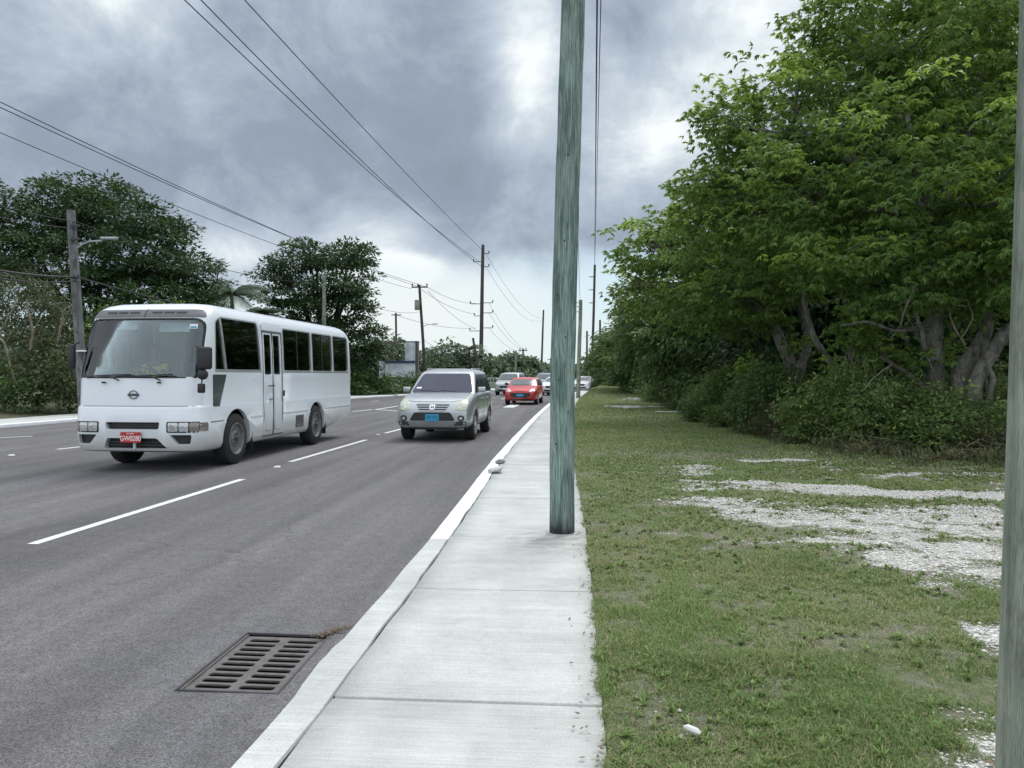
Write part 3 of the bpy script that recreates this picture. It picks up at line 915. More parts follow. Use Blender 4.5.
# grass blades
def grass(n_try, y0, y1, x0, x1, h, w, seed, dens):
    r = np.random.default_rng(seed)
    x = r.uniform(x0, x1, n_try); y = r.uniform(y0, y1, n_try)
    e = side_edge(y) - .03 + .07 * (fbm(y, x * 0 + 4.4, .13, 4) - .45) * 2 - .03
    g = gravel_mask(x, y); jig = fbm(x, y, .16, 3)
    pat = fbm(x + 31, y + 9, .7, 4)
    pat2 = fbm(x - 3, y + 19, .22, 3)
    d = np.clip(1.05 - g * 3.0 + (jig - .5) * 1.6, 0, 1) * np.clip((pat - .24) * 3.6, .12, 1) * np.clip((pat2 - .24) * 4.2, .2, 1)
    bare = np.exp(-(((x - .38) / .22) ** 2 + ((y - 3.45) / .45) ** 2))
    d = d * (1 - .85 * bare)
    keep = (x > e) & (r.random(n_try) < d * dens)
    # visible wedge only
    keep &= (x < (y + .5) * .70 + 1.6)
    x = x[keep]; y = y[keep]; m = len(x)
    tuft = fbm(x + 5, y - 3, .30, 3)
    H = h * r.uniform(.45, 1.25, m) * (.25 + 1.5 * tuft) * (1 + (r.random(m) < .05) * .5)
    Wd = w * r.uniform(.7, 1.3, m)
    a = r.uniform(0, 6.283, m); lean = r.uniform(.5, 1.5, m)
    dx, dy = np.cos(a), np.sin(a)
    z = verge_z(x, y) - .004
    sx, sy = -dy * Wd / 2, dx * Wd / 2
    mz = H * np.cos(lean * .5) * .55; mr = H * np.sin(lean * .5) * .55
    tz = mz + H * .5 * np.cos(lean * 1.25); tr = mr + H * .5 * np.sin(lean * 1.25)
    P = np.zeros((m, 5, 3))
    P[:, 0] = np.stack([x - sx, y - sy, z], -1); P[:, 1] = np.stack([x + sx, y + sy, z], -1)
    P[:, 2] = np.stack([x + dx * mr + sx * .8, y + dy * mr + sy * .8, z + mz], -1)
    P[:, 3] = np.stack([x + dx * mr - sx * .8, y + dy * mr - sy * .8, z + mz], -1)
    P[:, 4] = np.stack([x + dx * tr, y + dy * tr, z + np.maximum(tz, .004)], -1)
    b = np.arange(m) * 5
    Qd = np.stack([b, b + 1, b + 2, b + 3], -1); Tr = np.stack([b + 3, b + 2, b + 4], -1)
    tint = np.clip(fbm(x, y, 1.1, 3) * 1.1 - .08 + r.normal(0, .25, m), 0, 1)
    dry = np.clip((r.random(m) < (.22 + .6 * np.clip(fbm(x - 8, y + 2, .9, 4) - .42, 0, 1) * 2.2)) * r.uniform(.4, 1, m), 0, 1)
    return P.reshape(-1, 3), Qd, Tr, np.repeat(tint, 5), np.repeat(dry, 5)
parts = [grass(260000, 2.3, 4.2, -.1, 3.4, .038, .0040, 1, 1.0), grass(270000, 4.2, 7.0, -.1, 5.2, .036, .0052, 2, .95),
         grass(300000, 7.0, 12.5, -.2, 9.0, .036, .008, 3, .9), grass(220000, 12.5, 24, -.3, 9.5, .04, .015, 4, .85), grass(70000, 24, 60, -.3, 6, .05, .035, 6, .8)]
Vs = []; Qs = []; Ts = []; A1 = []; A2 = []; off = 0
for P, q, t_, a, d in parts:
    Vs.append(P); Qs.append(q + off); Ts.append(t_ + off); A1.append(a); A2.append(d); off += len(P)
me = np_mesh('grass', np.concatenate(Vs), quads=np.concatenate(Qs), tris=np.concatenate(Ts))
add_attr(me, 'tint', np.concatenate(A1)); add_attr(me, 'fresh', np.concatenate(A2))
tag(mobj('grass', me, M['grass']), 'short patchy green and straw grass on the verge right of the pavement', 'grass', kind='stuff')
# broad-bladed weed tufts among the lawn
r = np.random.default_rng(8); n = 8500
x = r.uniform(.1, 7.5, n); y = 2.5 + 11 * r.random(n) ** 1.3
k_ = (x > side_edge(y) + .03) & (gravel_mask(x, y) < .30 + .1 * r.random(n)) & (fbm(x + 3, y + 2, .8, 3) + .5 * fbm(x, y, .12, 2) > .66) & (x < (y + .5) * .66 + .4)
x = x[k_]; y = y[k_]; n = len(x); nb = 13
a = r.uniform(0, 6.283, (n, nb)); L_ = r.uniform(.02, .065, (n, nb)) * r.uniform(.6, 1.2, (n, 1)); el_ = r.uniform(.15, 1.1, (n, nb)); w_ = r.uniform(.003, .0055, (n, nb)) * (1 + (y[:, None] > 6) * .5)
X = x[:, None]; Y = y[:, None]; Z = verge_z(x, y)[:, None] + 0 * a
dx_, dy_ = np.cos(a), np.sin(a)
P = np.zeros((n, nb, 5, 3))
for i_, (rr_, zz_, ww_) in enumerate(((0, 0, -.6), (0, 0, .6), (.55, .62, 1), (.55, .62, -1), (1.0, .72, 0))):
    P[:, :, i_, 0] = X + dx_ * L_ * np.cos(el_) * rr_ - dy_ * w_ * ww_; P[:, :, i_, 1] = Y + dy_ * L_ * np.cos(el_) * rr_ + dx_ * w_ * ww_
    P[:, :, i_, 2] = Z + L_ * np.sin(el_) * zz_ + .004
m_ = n * nb; b_ = np.arange(m_) * 5
me = np_mesh('weed_tufts', P.reshape(-1, 3), quads=np.stack([b_, b_ + 1, b_ + 2, b_ + 3], -1), tris=np.stack([b_ + 3, b_ + 2, b_ + 4], -1))
add_attr(me, 'tint', np.repeat(np.clip(r.uniform(.5, 1, (n, 1)) + r.normal(0, .15, (n, nb)), 0, 1).ravel(), 5)); add_attr(me, 'fresh', np.repeat(((r.random((n, nb)) < .1) * .6).ravel(), 5))
tag(mobj('weed_tufts', me, M['tuft']), 'bright broad bladed weed tufts scattered through the verge grass', 'weeds', kind='stuff')
print('grass blades', off // 5)
# ------------------------------------------------------------------ vehicles
def wheel(parent, x, y, r, w, side, rimmat, kind='steel', name='wheel'):
    """tyre with a rounded shoulder; the rim, hub and bolts hang under it. side +1 faces +x"""
    prof = [(r * .55, -w * .08), (r * .60, -w / 2), (r * .90, -w / 2), (r * .97, -w * .42), (r, -w * .28), (r, w * .28), (r * .97, w * .42), (r * .90, w / 2), (r * .60, w / 2), (r * .55, w * .08)]
    b = MB(); b.lathe(prof, 36, 'x')
    ty = b.build(name, M['rubber'], parent, 35, (x, y, r))
    b = MB(); s = side
    if kind == 'steel':
        b.lathe([(r * .63, s * w * .38), (r * .63, s * w * .53), (r * .58, s * w * .53), (r * .54, s * w * .36), (r * .36, s * w * .32), (r * .27, s * w * .46), (r * .12, s * w * .44), (.001, s * w * .44)] , 32, 'x')
        rm = b.build('rim', rimmat, ty, 30)
        b = MB()
        for k in range(6):
            a = k * math.pi / 3
            b.lathe([(.014, s * w * .42), (.014, s * w * .52)], 6, 'x', (0, r * .2 * math.cos(a), r * .2 * math.sin(a)))
        b.lathe([(r * .10, s * w * .44), (r * .085, s * w * .6), (.001, s * w * .62)], 14, 'x')
        b.build('hub_nuts', M['darkgrey'], rm)
        for k in range(6):
            a = (k + .5) * math.pi / 3
            b = MB(); b.lathe([(r * .065, s * w * .30), (r * .065, s * w * .365)], 12, 'x', (0, r * .45 * math.cos(a), r * .45 * math.sin(a)))
            b.build('vent_hole', M['black'], rm)
    else:
        b.lathe([(r * .66, s * w * .30), (r * .66, s * w * .50), (r * .62, s * w * .50), (r * .60, s * w * .20), (.001, s * w * .16)], 28, 'x')
        rm = b.build('rim', M['darkgrey'], ty, 30)
        b = MB()
        for k in range(5):
            a = k * 2 * math.pi / 5
            b.box((s * w * .42, 0, r * .34), (w * .16, r * .16, r * .6), None)
            M_ = Matrix.Rotation(a, 4, 'X')
            vs = b.bm.verts[-8:]
            for v in vs: v.co = M_ @ v.co
        b.lathe([(r * .64, s * w * .36), (r * .64, s * w * .515), (r * .58, s * w * .515), (r * .57, s * w * .36)], 28, 'x')
        b.lathe([(r * .15, s * w * .3), (r * .14, s * w * .53), (.001, s * w * .54)], 16, 'x')
        b.build('spokes', rimmat, rm, 30)
    return ty

def loft_rings(rings):
    bm = bmesh.new(); R_ = []
    for ring in rings: R_.append([bm.verts.new(p) for p in ring])
    n = len(R_[0])
    for i in range(len(R_) - 1):
        for k in range(n): bm.faces.new((R_[i][k], R_[i][(k + 1) % n], R_[i + 1][(k + 1) % n], R_[i + 1][k]))
    bm.faces.new(list(reversed(R_[0]))); bm.faces.new(R_[-1])
    bmesh.ops.recalc_face_normals(bm, faces=bm.faces[:])
    return bm
def bus_ring(z, w, yf, yr, rc=.34, rr=.14, bow=.07):
    """outline at one height: flat sides, bowed front, rounded corners"""
    P = []
    nf = 10
    for i in range(nf + 1):          # front, from -x to +x
        x = (-1 + 2 * i / nf) * (w - rc)
        P.append((x, yf + bow * (x / w) ** 2, z))
    yc = yf + bow * ((w - rc) / w) ** 2
    for k in range(1, 7):            # right front corner
        a = k / 6 * math.pi / 2
        P.append((w - rc + rc * math.sin(a), yc + rc * 1.15 * (1 - math.cos(a)), z))
    for y in np.linspace(yf + rc + .3, yr - rr - .1, 8): P.append((w, y, z))
    for k in range(0, 5):
        a = k / 4 * math.pi / 2
        P.append((w - rr + rr * math.cos(a), yr - rr + rr * math.sin(a), z))
    for x in (.4, 0, -.4): P.append((x * w, yr + .01, z))
    for k in range(4, -1, -1):
        a = k / 4 * math.pi / 2
        P.append((-(w - rr + rr * math.cos(a)), yr - rr + rr * math.sin(a), z))
    for y in np.linspace(yr - rr - .1, yf + rc + .3, 8): P.append((-w, y, z))
    for k in range(6, 0, -1):
        a = k / 6 * math.pi / 2
        P.append((-(w - rc + rc * math.sin(a)), yc + rc * 1.15 * (1 - math.cos(a)), z))
    return P
BUS_L = 7.95
def bus_shell(ins=0.0, zlo=.33, zhi=9):
    lv = [(.33, .98, .06, 7.72), (.36, 1.02, -.02, 7.76), (.44, 1.055, -.06, 7.82), (.78, 1.07, -.07, 7.9), (.80, 1.06, -.065, 7.92), (1.04, 1.06, -.055, 7.94), (1.075, 1.055, -.035, 7.94), (1.09, 1.05, -.012, 7.94), (1.50, 1.05, .012, 7.95),
          (1.66, 1.048, .045, 7.95), (2.10, 1.035, .17, 7.93), (2.50, 1.015, .30, 7.90), (2.60, 1.0, .345, 7.87), (2.69, .965, .42, 7.82), (2.76, .90, .53, 7.74), (2.805, .80, .68, 7.62), (2.83, .62, .90, 7.42), (2.84, .35, 1.2, 7.1)]
    rings = []
    for z, w_, yf, yr in lv:
        if z < zlo or z > zhi: continue
        rc = .25
        rings.append(bus_ring(z, w_ - ins, yf + ins, yr - ins, min(rc, w_ - .1), min(.14 + max(0, z - 2.55) * .8, .3)))
    return loft_rings(rings)
def make_bus():
    root = empty('minibus', (0, 0, 0), 0)
    bm = bus_shell(); me = bpy.data.meshes.new('b'); bm.to_mesh(me); bm.free()
    body = mobj('body', me, M['white'], root)
    bv = bvh_of(body)
    # cavity and openings
    c = MB(); c.bm.free(); c.bm = bus_shell(.06, .5, 2.78)
    bool_cut(body, c.mesh('c'))
    FW = round_poly([(-.99, 1.56), (.99, 1.56), (.955, 2.52), (-.955, 2.52)], [.07, .07, .16, .16], 5)
    c = MB(); c.prism(FW, -.6, .72, 'y'); c.prism(round_poly(rect(-.75, 1.7, .75, 2.45), .08), 7.5, 8.3, 'y')
    bool_cut(body, c.mesh('c'))
    wins = {
        'quarter': round_poly([(.60, 1.69), (.95, 1.69), (.80, 2.56), (.66, 2.50)], [.02, .02, .02, .10]),
        'cab': round_poly([(1.01, 1.69), (2.38, 1.69), (2.28, 2.57), (.86, 2.57)], [.02, .03, .08, .02]),
        'saloon': round_poly(rect(3.50, 1.69, 5.02, 2.53), .05), 'rear saloon': round_poly(rect(5.14, 1.69, 6.42, 2.53), .05),
        'tail': round_poly(rect(6.54, 1.69, 7.62, 2.53), [.05, .09, .12, .05])}
    c = MB()
    for k, pz in wins.items(): c.prism(pz, -1.3, 1.3, 'x')
    for y0 in (2.53, 2.95): c.prism(round_poly(rect(y0, 1.62, y0 + .33, 2.40), .05), .8, 1.3, 'x')
    bool_cut(body, c.mesh('c'))
    # arches and lower openings
    c = MB()
    for y, r in ((1.36, .53), (5.33, .52)):
        for s in (-1, 1): c.lathe([(r, s * .62), (r, s * 1.3)], 40, 'x', (0, y, .46))
    c.prism(round_poly([(-.43, .71), (.43, .71), (.45, .825), (-.45, .825)], .03), -.4, .14, 'y')
    c.prism(round_poly([(-.48, .40), (.56, .40), (.40, .565), (-.42, .565)], .03), -.4, .14, 'y')
    for s in (-1, 1):
        c.prism(round_poly([(s * .60, .62), (s * .94, .62), (s * .92, .47), (s * .72, .47)], .03), -.4, .28, 'y')
    c.prism([(6.25, .2), (8.3, .2), (8.3, .62), (6.25, .36)], -1.3, 1.3, 'x')
    bool_cut(body, c.mesh('c'))
    body.data.polygons.foreach_set('use_smooth', np.ones(len(body.data.polygons), dtype=bool)); body.data.set_sharp_from_angle(angle=R(32))
    P = lambda *a, **k: panel(*a, bvh=bv, parent=root, **k)
    # glass, each pane slightly inside the skin
    ws = P('windscreen', FW, 'front', mat=M['glass_front'], off=-.012, thick=.008, step=.1)
    for k, pz in wins.items():
        for side in ('right', 'left'):
            P('side_window', pz, side, mat=M['glass_side'], off=-.014, thick=.008, step=.3)
    # window frames: thin aluminium rims standing round the openings
    def rim_panel(poly, side, wd=.022, mat='alu', parent=root, off=.006):
        cx = sum(p[0] for p in poly) / len(poly); cz = sum(p[1] for p in poly) / len(poly)
        hw = max(abs(p[0] - cx) for p in poly); hh = max(abs(p[1] - cz) for p in poly)
        n = len(poly); outer = [(cx + (p[0] - cx) * (1 + wd / hw), cz + (p[1] - cz) * (1 + wd / hh)) for p in poly]
        bm = bmesh.new(); d = DIRS[side]
        def hit(p):
            st = Vector((p[0], -6, p[1])) if side == 'front' else Vector((4 if side == 'right' else -4, p[0], p[1]))
            h = bv.ray_cast(st, d)
            return (h[0] if h[0] is not None else bv.find_nearest(st + d * 4)[0])
        # resample edges so that it follows curved glass
        def res(pl):
            o = []
            for i in range(len(pl)):
                a, b2 = Vector(pl[i]), Vector(pl[(i + 1) % len(pl)])
                k = max(1, int((b2 - a).length / .12))
                for q in range(k): o.append(tuple(a + (b2 - a) * q / k))
            return o
        def res2(pl, ref):
            o = []
            for i in range(len(pl)):
                a, b2 = Vector(pl[i]), Vector(pl[(i + 1) % len(pl)]); ra, rb = Vector(ref[i]), Vector(ref[(i + 1) % len(ref)])
                k = max(1, int((rb - ra).length / .12))
                for q in range(k): o.append(tuple(a + (b2 - a) * q / k))
            return o
        A = res(poly); B = res2(outer, poly)
        va = [bm.verts.new(hit(p) - d * off) for p in A]; vb = [bm.verts.new(hit(p) - d * off) for p in B]
        m = len(va); fs = []
        for i in range(m): fs.append(bm.faces.new((va[i], va[(i + 1) % m], vb[(i + 1) % m], vb[i])))
        e = bmesh.ops.extrude_face_region(bm, geom=fs)
        for g in e['geom']:
            if isinstance(g, bmesh.types.BMVert): g.co = g.co + d * .03
        bmesh.ops.recalc_face_normals(bm, faces=bm.faces[:])
        me = bpy.data.meshes.new('f'); bm.to_mesh(me); bm.free()
        return mobj('window_frame', me, M[mat], parent)
    for ch in [c_ for c_ in root.children if c_.name.startswith('side_window')]: pass
    sw = [c_ for c_ in root.children if c_.name.startswith('side_window')]
    i = 0
    for k, pz in wins.items():
        for side in ('right', 'left'):
            rim_panel(pz, side, .028, 'alu', sw[i]); i += 1
    rim_panel(FW, 'front', .022, 'black', ws, .004)
    # mullions between sliding panes
    for ya, yb in ((4.24, 4.28), (5.76, 5.80)):
        for side in ('right', 'left'): P('window_mullion', rect(ya, 1.70, yb, 2.52), side, mat=M['black'], off=-.004, thick=.02)
    # visor band with vent slots
    band = P('visor_band', round_poly([(-.965, 2.555), (.965, 2.555), (.91, 2.69), (-.91, 2.69)], [.03, .03, .08, .08]), 'front', mat=M['bandgrey'], off=.010, thick=.02, step=.03)
    for s in (-1, 1):
        for k in range(3):
            x = s * (.12 + .20 * k + .07) + .0
            P('vent_slot', rect(x - .08, 2.625, x + .08, 2.652), 'front', mat=M['black'], off=.018, thick=.012).parent = band
    P('panel_seam', rect(-.006, 2.555, .006, 2.70), 'front', mat=M['black'], off=.014, thick=.01, step=.03)
    P('panel_seam', rect(-1.02, 1.078, 1.02, 1.088), 'front', mat=M['darkgrey'], off=.002, thick=.01, step=.08)
    # grille meshes behind the openings
    for poly in (rect(-.47, .69, .47, .84), rect(-.52, .38, .60, .58)):
        P('grille', poly, 'front', mat=M['black'], off=-.10, thick=.02)
    b = MB()
    for z in (.45, .50): b.box((.03, -.005, z), (.95, .012, .010))
    for z in (.755, .785): b.box((0, -.005, z), (.86, .012, .008))
    b.build('grille_bars', M['darkgrey'], root)
    b = MB(); b.box((.035, -.045, .45), (.035, .03, .12)); b.build('tow_bracket', M['white'], root)
    # headlights
    for s in (-1, 1):
        hl = P('headlight', round_poly([(s * .56, .655), (s * 1.02, .655), (s * 1.03, .835), (s * .56, .835)], .025), 'front', mat=M['black'], off=.004, thick=.03, step=.06)
        for x0, x1, mt in ((.585, .74, 'lamp'), (.755, .90, 'lamp'), (.915, 1.02, 'amber')):
            q = P('lens', round_poly([(s * x0, .675), (s * x1, .675), (s * x1, .818), (s * x0, .818)], .02), 'front', mat=M[mt], off=.010, thick=.012, step=.05); q.parent = hl
        q = P('reflector', [(s * (.65 + .04 * math.cos(a * .6283)), .747 + .045 * math.sin(a * .6283)) for a in range(10)], 'front', mat=M['chrome'], off=.013, thick=.006); q.parent = hl
        P('corner_light', round_poly(rect(.10, .675, .30, .815), .02), 'right' if s > 0 else 'left', mat=M['amber'], off=.006, thick=.02, step=.05).parent = hl
        P('bumper_vent', [(s * .60, .62), (s * .94, .62), (s * .92, .47), (s * .72, .47)], 'front', mat=M['black'], off=-.07, thick=.02, step=.08)
    # plate
    pl = empty('number_plate', (0, -.10, .58)); pl.parent = root
    b = MB(); b.box((0, 0, 0), (.34, .012, .175), bevel=.006, seg=1); b.build('plate', M['platered'], pl)
    text_obj('lettering', 'GW0280', .115, M['whiteink'], pl, Vector((0, -.0065, -.018)), FACE_FRONT, .001, .80)
    text_obj('lettering', 'BAHAMAS', .03, M['whiteink'], pl, Vector((0, -.0065, .062)), FACE_FRONT, .001, .9)
    # round badge: a ring crossed by a bar
    b = MB(); ringp = [(.07 * math.cos(a), 0, .07 * math.sin(a) * .92) for a in np.linspace(0, 2 * math.pi, 33)]
    b.tube(ringp, .007, 8, cap=False); b.box((0, -.004, 0), (.185, .014, .032), bevel=.004, seg=1)
    bd = b.build('badge', M['darkgrey'], root, 40, (0, -.018, 1.27))
    # wipers
    for x0, x1 in ((-.35, -.86), (.34, -.12)):
        wp = empty('wiper', (0, 0, 0)); wp.parent = root
        b = MB(); b.tube([(x0 + .12, -.03, 1.50), (x0 - .02, -.045, 1.565), (x1 + .2, -.02, 1.575)], [.012, .010, .008], 6); b.build('wiper_arm', M['black'], wp)
        b = MB(); b.tube([(x0 + .30, .0, 1.60), ((x0 + x1) / 2, -.015, 1.58), (x1, .03, 1.555)], .012, 6); b.build('wiper_blade', M['black'], wp)
    for x in (-.50, .42): 
        b = MB(); b.box((x, -.012, 1.47), (.06, .03, .028), bevel=.006, seg=1); b.build('washer_nozzle', M['black'], root)
    # right-hand mirror (picture right) on an arm, small round mirror below
    mr = empty('mirror', (.085, 0, 0)); mr.parent = root
    b = MB(); b.tube([(.90, .10, 2.05), (1.14, -.10, 2.03), (1.17, -.16, 1.88)], .014, 8); b.build('mirror_arm', M['black'], mr)
    b = MB(); b.tube([(1.17, -.16, 1.80), (1.15, -.15, 1.55), (1.02, .02, 1.52)], .014, 8); b.build('mirror_stay', M['black'], mr)
    b = MB(); b.box((1.17, -.19, 1.86), (.24, .09, .36), bevel=.04, seg=3); b.build('mirror_head', M['black'], mr, 40)
    b = MB(); b.lathe([(.05, .0), (.085, .02), (.085, .05), (.03, .09)], 18, 'y', (1.13, -.20, 1.60)); b.build('round_mirror', M['black'], mr, 40)
    b = MB(); b.box((1.11, -.17, 1.38), (.11, .07, .15), bevel=.02); b.tube([(1.12, -.16, 1.55), (1.11, -.17, 1.42)], .011, 6); b.build('lower_mirror', M['black'], mr, 40)
    ml = empty('mirror', (0, 0, 0)); ml.parent = root
    b = MB(); b.box((-1.10, .10, 1.90), (.10, .09, .40), bevel=.03); b.build('mirror_head', M['black'], ml, 40)
    b = MB(); b.tube([(-1.0, .15, 2.14), (-1.09, .10, 2.08)], .014, 8); b.build('mirror_arm', M['black'], ml)
    b = MB(); b.tube([(-1.02, .08, 1.5), (-1.09, .1, 1.74)], .014, 8); b.build('mirror_stay', M['black'], ml)
    # dark quarter panel under the cab window, door, belt moulding, vent, seams
    for side in ('right', 'left'):
        P('quarter_panel', round_poly([(.50, 1.06), (.73, 1.06), (.99, 1.60), (.50, 1.60)], .02), side, mat=M['glass_clear'], off=.003, thick=.02, step=.1)
        P('belt_moulding', rect(.40, .80, .86, .818), side, mat=M['greytrim'], off=.006, thick=.02)
        P('belt_moulding', rect(1.92, .80, 2.40, .83), side, mat=M['white'], off=.012, thick=.03)
        P('belt_moulding', rect(3.42, .80, 4.80, .83), side, mat=M['white'], off=.012, thick=.03)
        P('belt_moulding', rect(5.90, .80, 7.75, .83), side, mat=M['white'], off=.012, thick=.03)
        P('panel_seam', rect(3.43, .80, 3.437, 2.6), side, mat=M['darkgrey'], off=.002, thick=.01)
        P('panel_seam', rect(.60, 1.645, 7.7, 1.652), side, mat=M['darkgrey'], off=.002, thick=.01)
    P('side_vent', rect(4.08, .47, 4.52, .73), 'right', mat=M['black'], off=.004, thick=.02)
    b = MB()
    for k in range(7): b.box((1.066, 4.30, .49 + k * .036), (.018, .42, .014), Matrix.Rotation(R(25), 4, 'Y'))
    b.build('vent_louvres', M['greytrim'], root)
    b = MB(); b.box((1.066, 7.76, 1.30), (.03, .05, 2.2), bevel=.01); 
    # sliding door: two leaves in a dark frame
    dr = empty('passenger_door', (0, 0, 0)); dr.parent = root
    fr = P('door_frame', round_poly(rect(2.44, .40, 3.38, 2.60), .05), 'right', mat=M['white'], off=.014, thick=.02, step=.5)
    fr.parent = dr
    cbx = MB()
    for y0 in (2.50, 2.925): cbx.prism(round_poly(rect(y0 + .035, 1.60, y0 + .36, 2.38), .04), .8, 1.3, 'x')
    bool_cut(fr, cbx.mesh('c'))
    for y0 in (2.53, 2.955): P('door_glass', round_poly(rect(y0, 1.59, y0 + .34, 2.39), .04), 'right', mat=M['glass_side'], off=.002, thick=.006, step=.5).parent = dr
    P('door_header', round_poly(rect(2.44, 2.46, 3.38, 2.60), .03), 'right', mat=M['white'], off=.03, thick=.03).parent = dr
    for ya, yb, z0, z1, mt in ((2.90, 2.925, .42, 2.42, 'black'), (3.345, 3.365, .40, 2.44, 'black'), (2.455, 2.467, .40, 2.44, 'darkgrey'), (2.45, 3.37, .40, .425, 'darkgrey'), (2.45, 3.37, 2.425, 2.44, 'darkgrey')):
        P('door_seal', rect(ya, z0, yb, z1), 'right', mat=M[mt], off=.020, thick=.012, step=.5).parent = dr
    for y0 in (2.50, 2.925):
        P('door_panel', round_poly(rect(y0 + .05, .52, y0 + .34, 1.5), .03), 'right', mat=M['white'], off=.021, thick=.010, step=.5).parent = dr
    b = MB(); b.tube([(1.10, 2.62, 1.38), (1.12, 2.64, 1.38), (1.12, 2.86, 1.38), (1.10, 2.88, 1.38)], .012, 6); b.build('door_handle', M['black'], dr)
    b = MB(); b.box((1.10, 3.36, 1.22), (.03, .03, .12)); b.build('door_stop', M['black'], dr)
    b = MB(); b.box((1.10, 2.75, 1.12), (.02, .12, .02)); b.build('door_handle', M['black'], dr)
    # tail details
    for s in (-1, 1):
        P('tail_light', round_poly(rect(s * .98 - .07, 1.0, s * .98 + .07, 1.5), .02), 'rear', mat=M['red'], off=.01, thick=.03)
    P('rear_window', round_poly(rect(-.75, 1.7, .75, 2.45), .08), 'rear', mat=M['glass_side'], off=-.01, thick=.008, step=.3)
    b = MB(); b.box((.88, 6.05, .50), (.16, .18, .16), bevel=.03); b.tube([(.7, 6.1, .5), (.98, 6.1, .48)], .05, 10); b.build('fuel_filler', M['greytrim'], root)
    # underbody
    b = MB(); b.box((0, 4.0, .50), (1.2, 7.0, .16)); b.box((0, 1.36, .45), (1.7, .14, .14)); b.box((0, 5.33, .44), (1.7, .2, .2)); b.build('chassis', M['black'], root)
    for y in (1.36, 5.33):
        for s in (-1, 1):
            wheel(root, s * .925, y, .455, .25, s, M['rim'])
    for s in (-1, 1):
        b = MB(); b.box((s * .93, 1.98, .36), (.26, .012, .34)); b.box((s * .93, 5.93, .36), (.26, .012, .3)); b.build('mud_flap', M['black'], root)
    # inside: floor, dashboard, wheel, seats
    b = MB(); b.box((0, 4.0, .72), (1.9, 7.2, .05)); b.build('floor', M['cabin'], root)
    b = MB(); b.box((0, .42, 1.25), (1.80, .42, .50), bevel=.08, seg=3); b.box((-.45, .60, 1.50), (.42, .18, .16), bevel=.04); b.build('dashboard', M['darkgrey'], root, 40)
    sw_ = empty('steering_wheel', (-.45, .80, 1.58)); sw_.parent = root; sw_.rotation_euler = (R(38), 0, 0)
    b = MB(); b.tube([(.23 * math.cos(a), .23 * math.sin(a), 0) for a in np.linspace(0, 2 * math.pi, 33)], .016, 8, cap=False)
    b.tube([(-.22, 0, 0), (0, 0, -.03), (.22, 0, 0)], .012, 6); b.tube([(0, 0, -.03), (0, -.22, 0)], .012, 6); b.tube([(0, 0, -.02), (0, 0, -.4)], .03, 8)
    b.build('wheel_rim', M['black'], sw_, 50)
    def seat(x, y, mat, wd=.44):
        s_ = empty('seat', (x, y, .74)); s_.parent = root
        b = MB(); b.box((0, 0, .42), (wd, .44, .12), bevel=.04); b.build('cushion', mat, s_, 40)
        b = MB(); b.box((0, .24, .78), (wd, .12, .64), Matrix.Rotation(R(-8), 4, 'X'), bevel=.05); b.build('backrest', mat, s_, 40)
        b = MB(); b.box((0, 0, .18), (.3, .3, .36)); b.build('seat_base', M['black'], s_)
    seat(-.45, 1.50, M['seatgrey'], .5)
    seat(.62, 1.25, M['seatblue'], .5)
    for y in (2.35, 3.15, 3.95, 4.75, 5.55, 6.35, 7.15):
        for x in ((-.75, -.28, .70) if y > 3.4 else (-.75, -.28)):
            seat(x, y, M['seatgrey'], .42)
    b = MB(); b.tube([(.35, 2.3, .75), (.35, 2.3, 2.7)], .018, 8); b.tube([(.95, 3.42, .75), (.95, 3.42, 2.6)], .018, 8); b.build('grab_pole', M['chrome'], root)
    # sun visors and paper, sticker
    b = MB(); b.box((.40, .52, 2.40), (.52, .012, .17), Matrix.Rotation(R(-15), 4, 'X'), bevel=.004, seg=1); b.build('sun_visor', M['cabin'], root)
    b = MB(); b.box((-.45, .50, 2.42), (.45, .012, .13), Matrix.Rotation(R(-15), 4, 'X'), bevel=.004, seg=1); b.build('sun_visor', M['cabin'], root)
    stk = P('windscreen_sticker', rect(.76, 2.36, .88, 2.44), 'front', mat=M['paper'], off=-.006, thick=.003)
    P('windscreen_sticker', rect(.775, 2.375, .865, 2.40), 'front', mat=M['plateblue'], off=-.003, thick=.002).parent = stk
    b = MB(); b.lathe([(.055, 0), (.06, .01), (.02, .012)], 16, 'y', (-.84, .17, 1.64)); b.build('windscreen_sticker', M['paper'], root)
    return root
bus = make_bus()
bx, by = ray_xy(135, 12.78)
bus.location = (bx - .02, by, 0); bus.scale = (1.065, 1, 1.018); bus.rotation_euler = (0, 0, R(-1.9))
tag(bus, 'white minibus with red number plate driving towards us in the second lane', 'minibus')
def on_bus(p):
    return bus.matrix_basis @ Vector(p) if False else (Matrix.Translation(bus.location) @ Matrix.Rotation(R(-1.9), 4, 'Z') @ Matrix.Diagonal((1.065, 1, 1.018, 1))) @ Vector(p)
# papers on the dashboard: loose things inside the bus
b = MB(); b.box((0, 0, 0), (.26, .2, .012), bevel=.003, seg=1); b.box((.05, .02, .012), (.2, .16, .01), Matrix.Rotation(.5, 4, 'Z'))
o = b.build('paper_sheet', M['paper'], loc=on_bus((-.28, .40, 1.512))); o.rotation_euler = (0, 0, .3)
tag(o, 'white papers lying on the minibus dashboard behind the windscreen', 'papers')

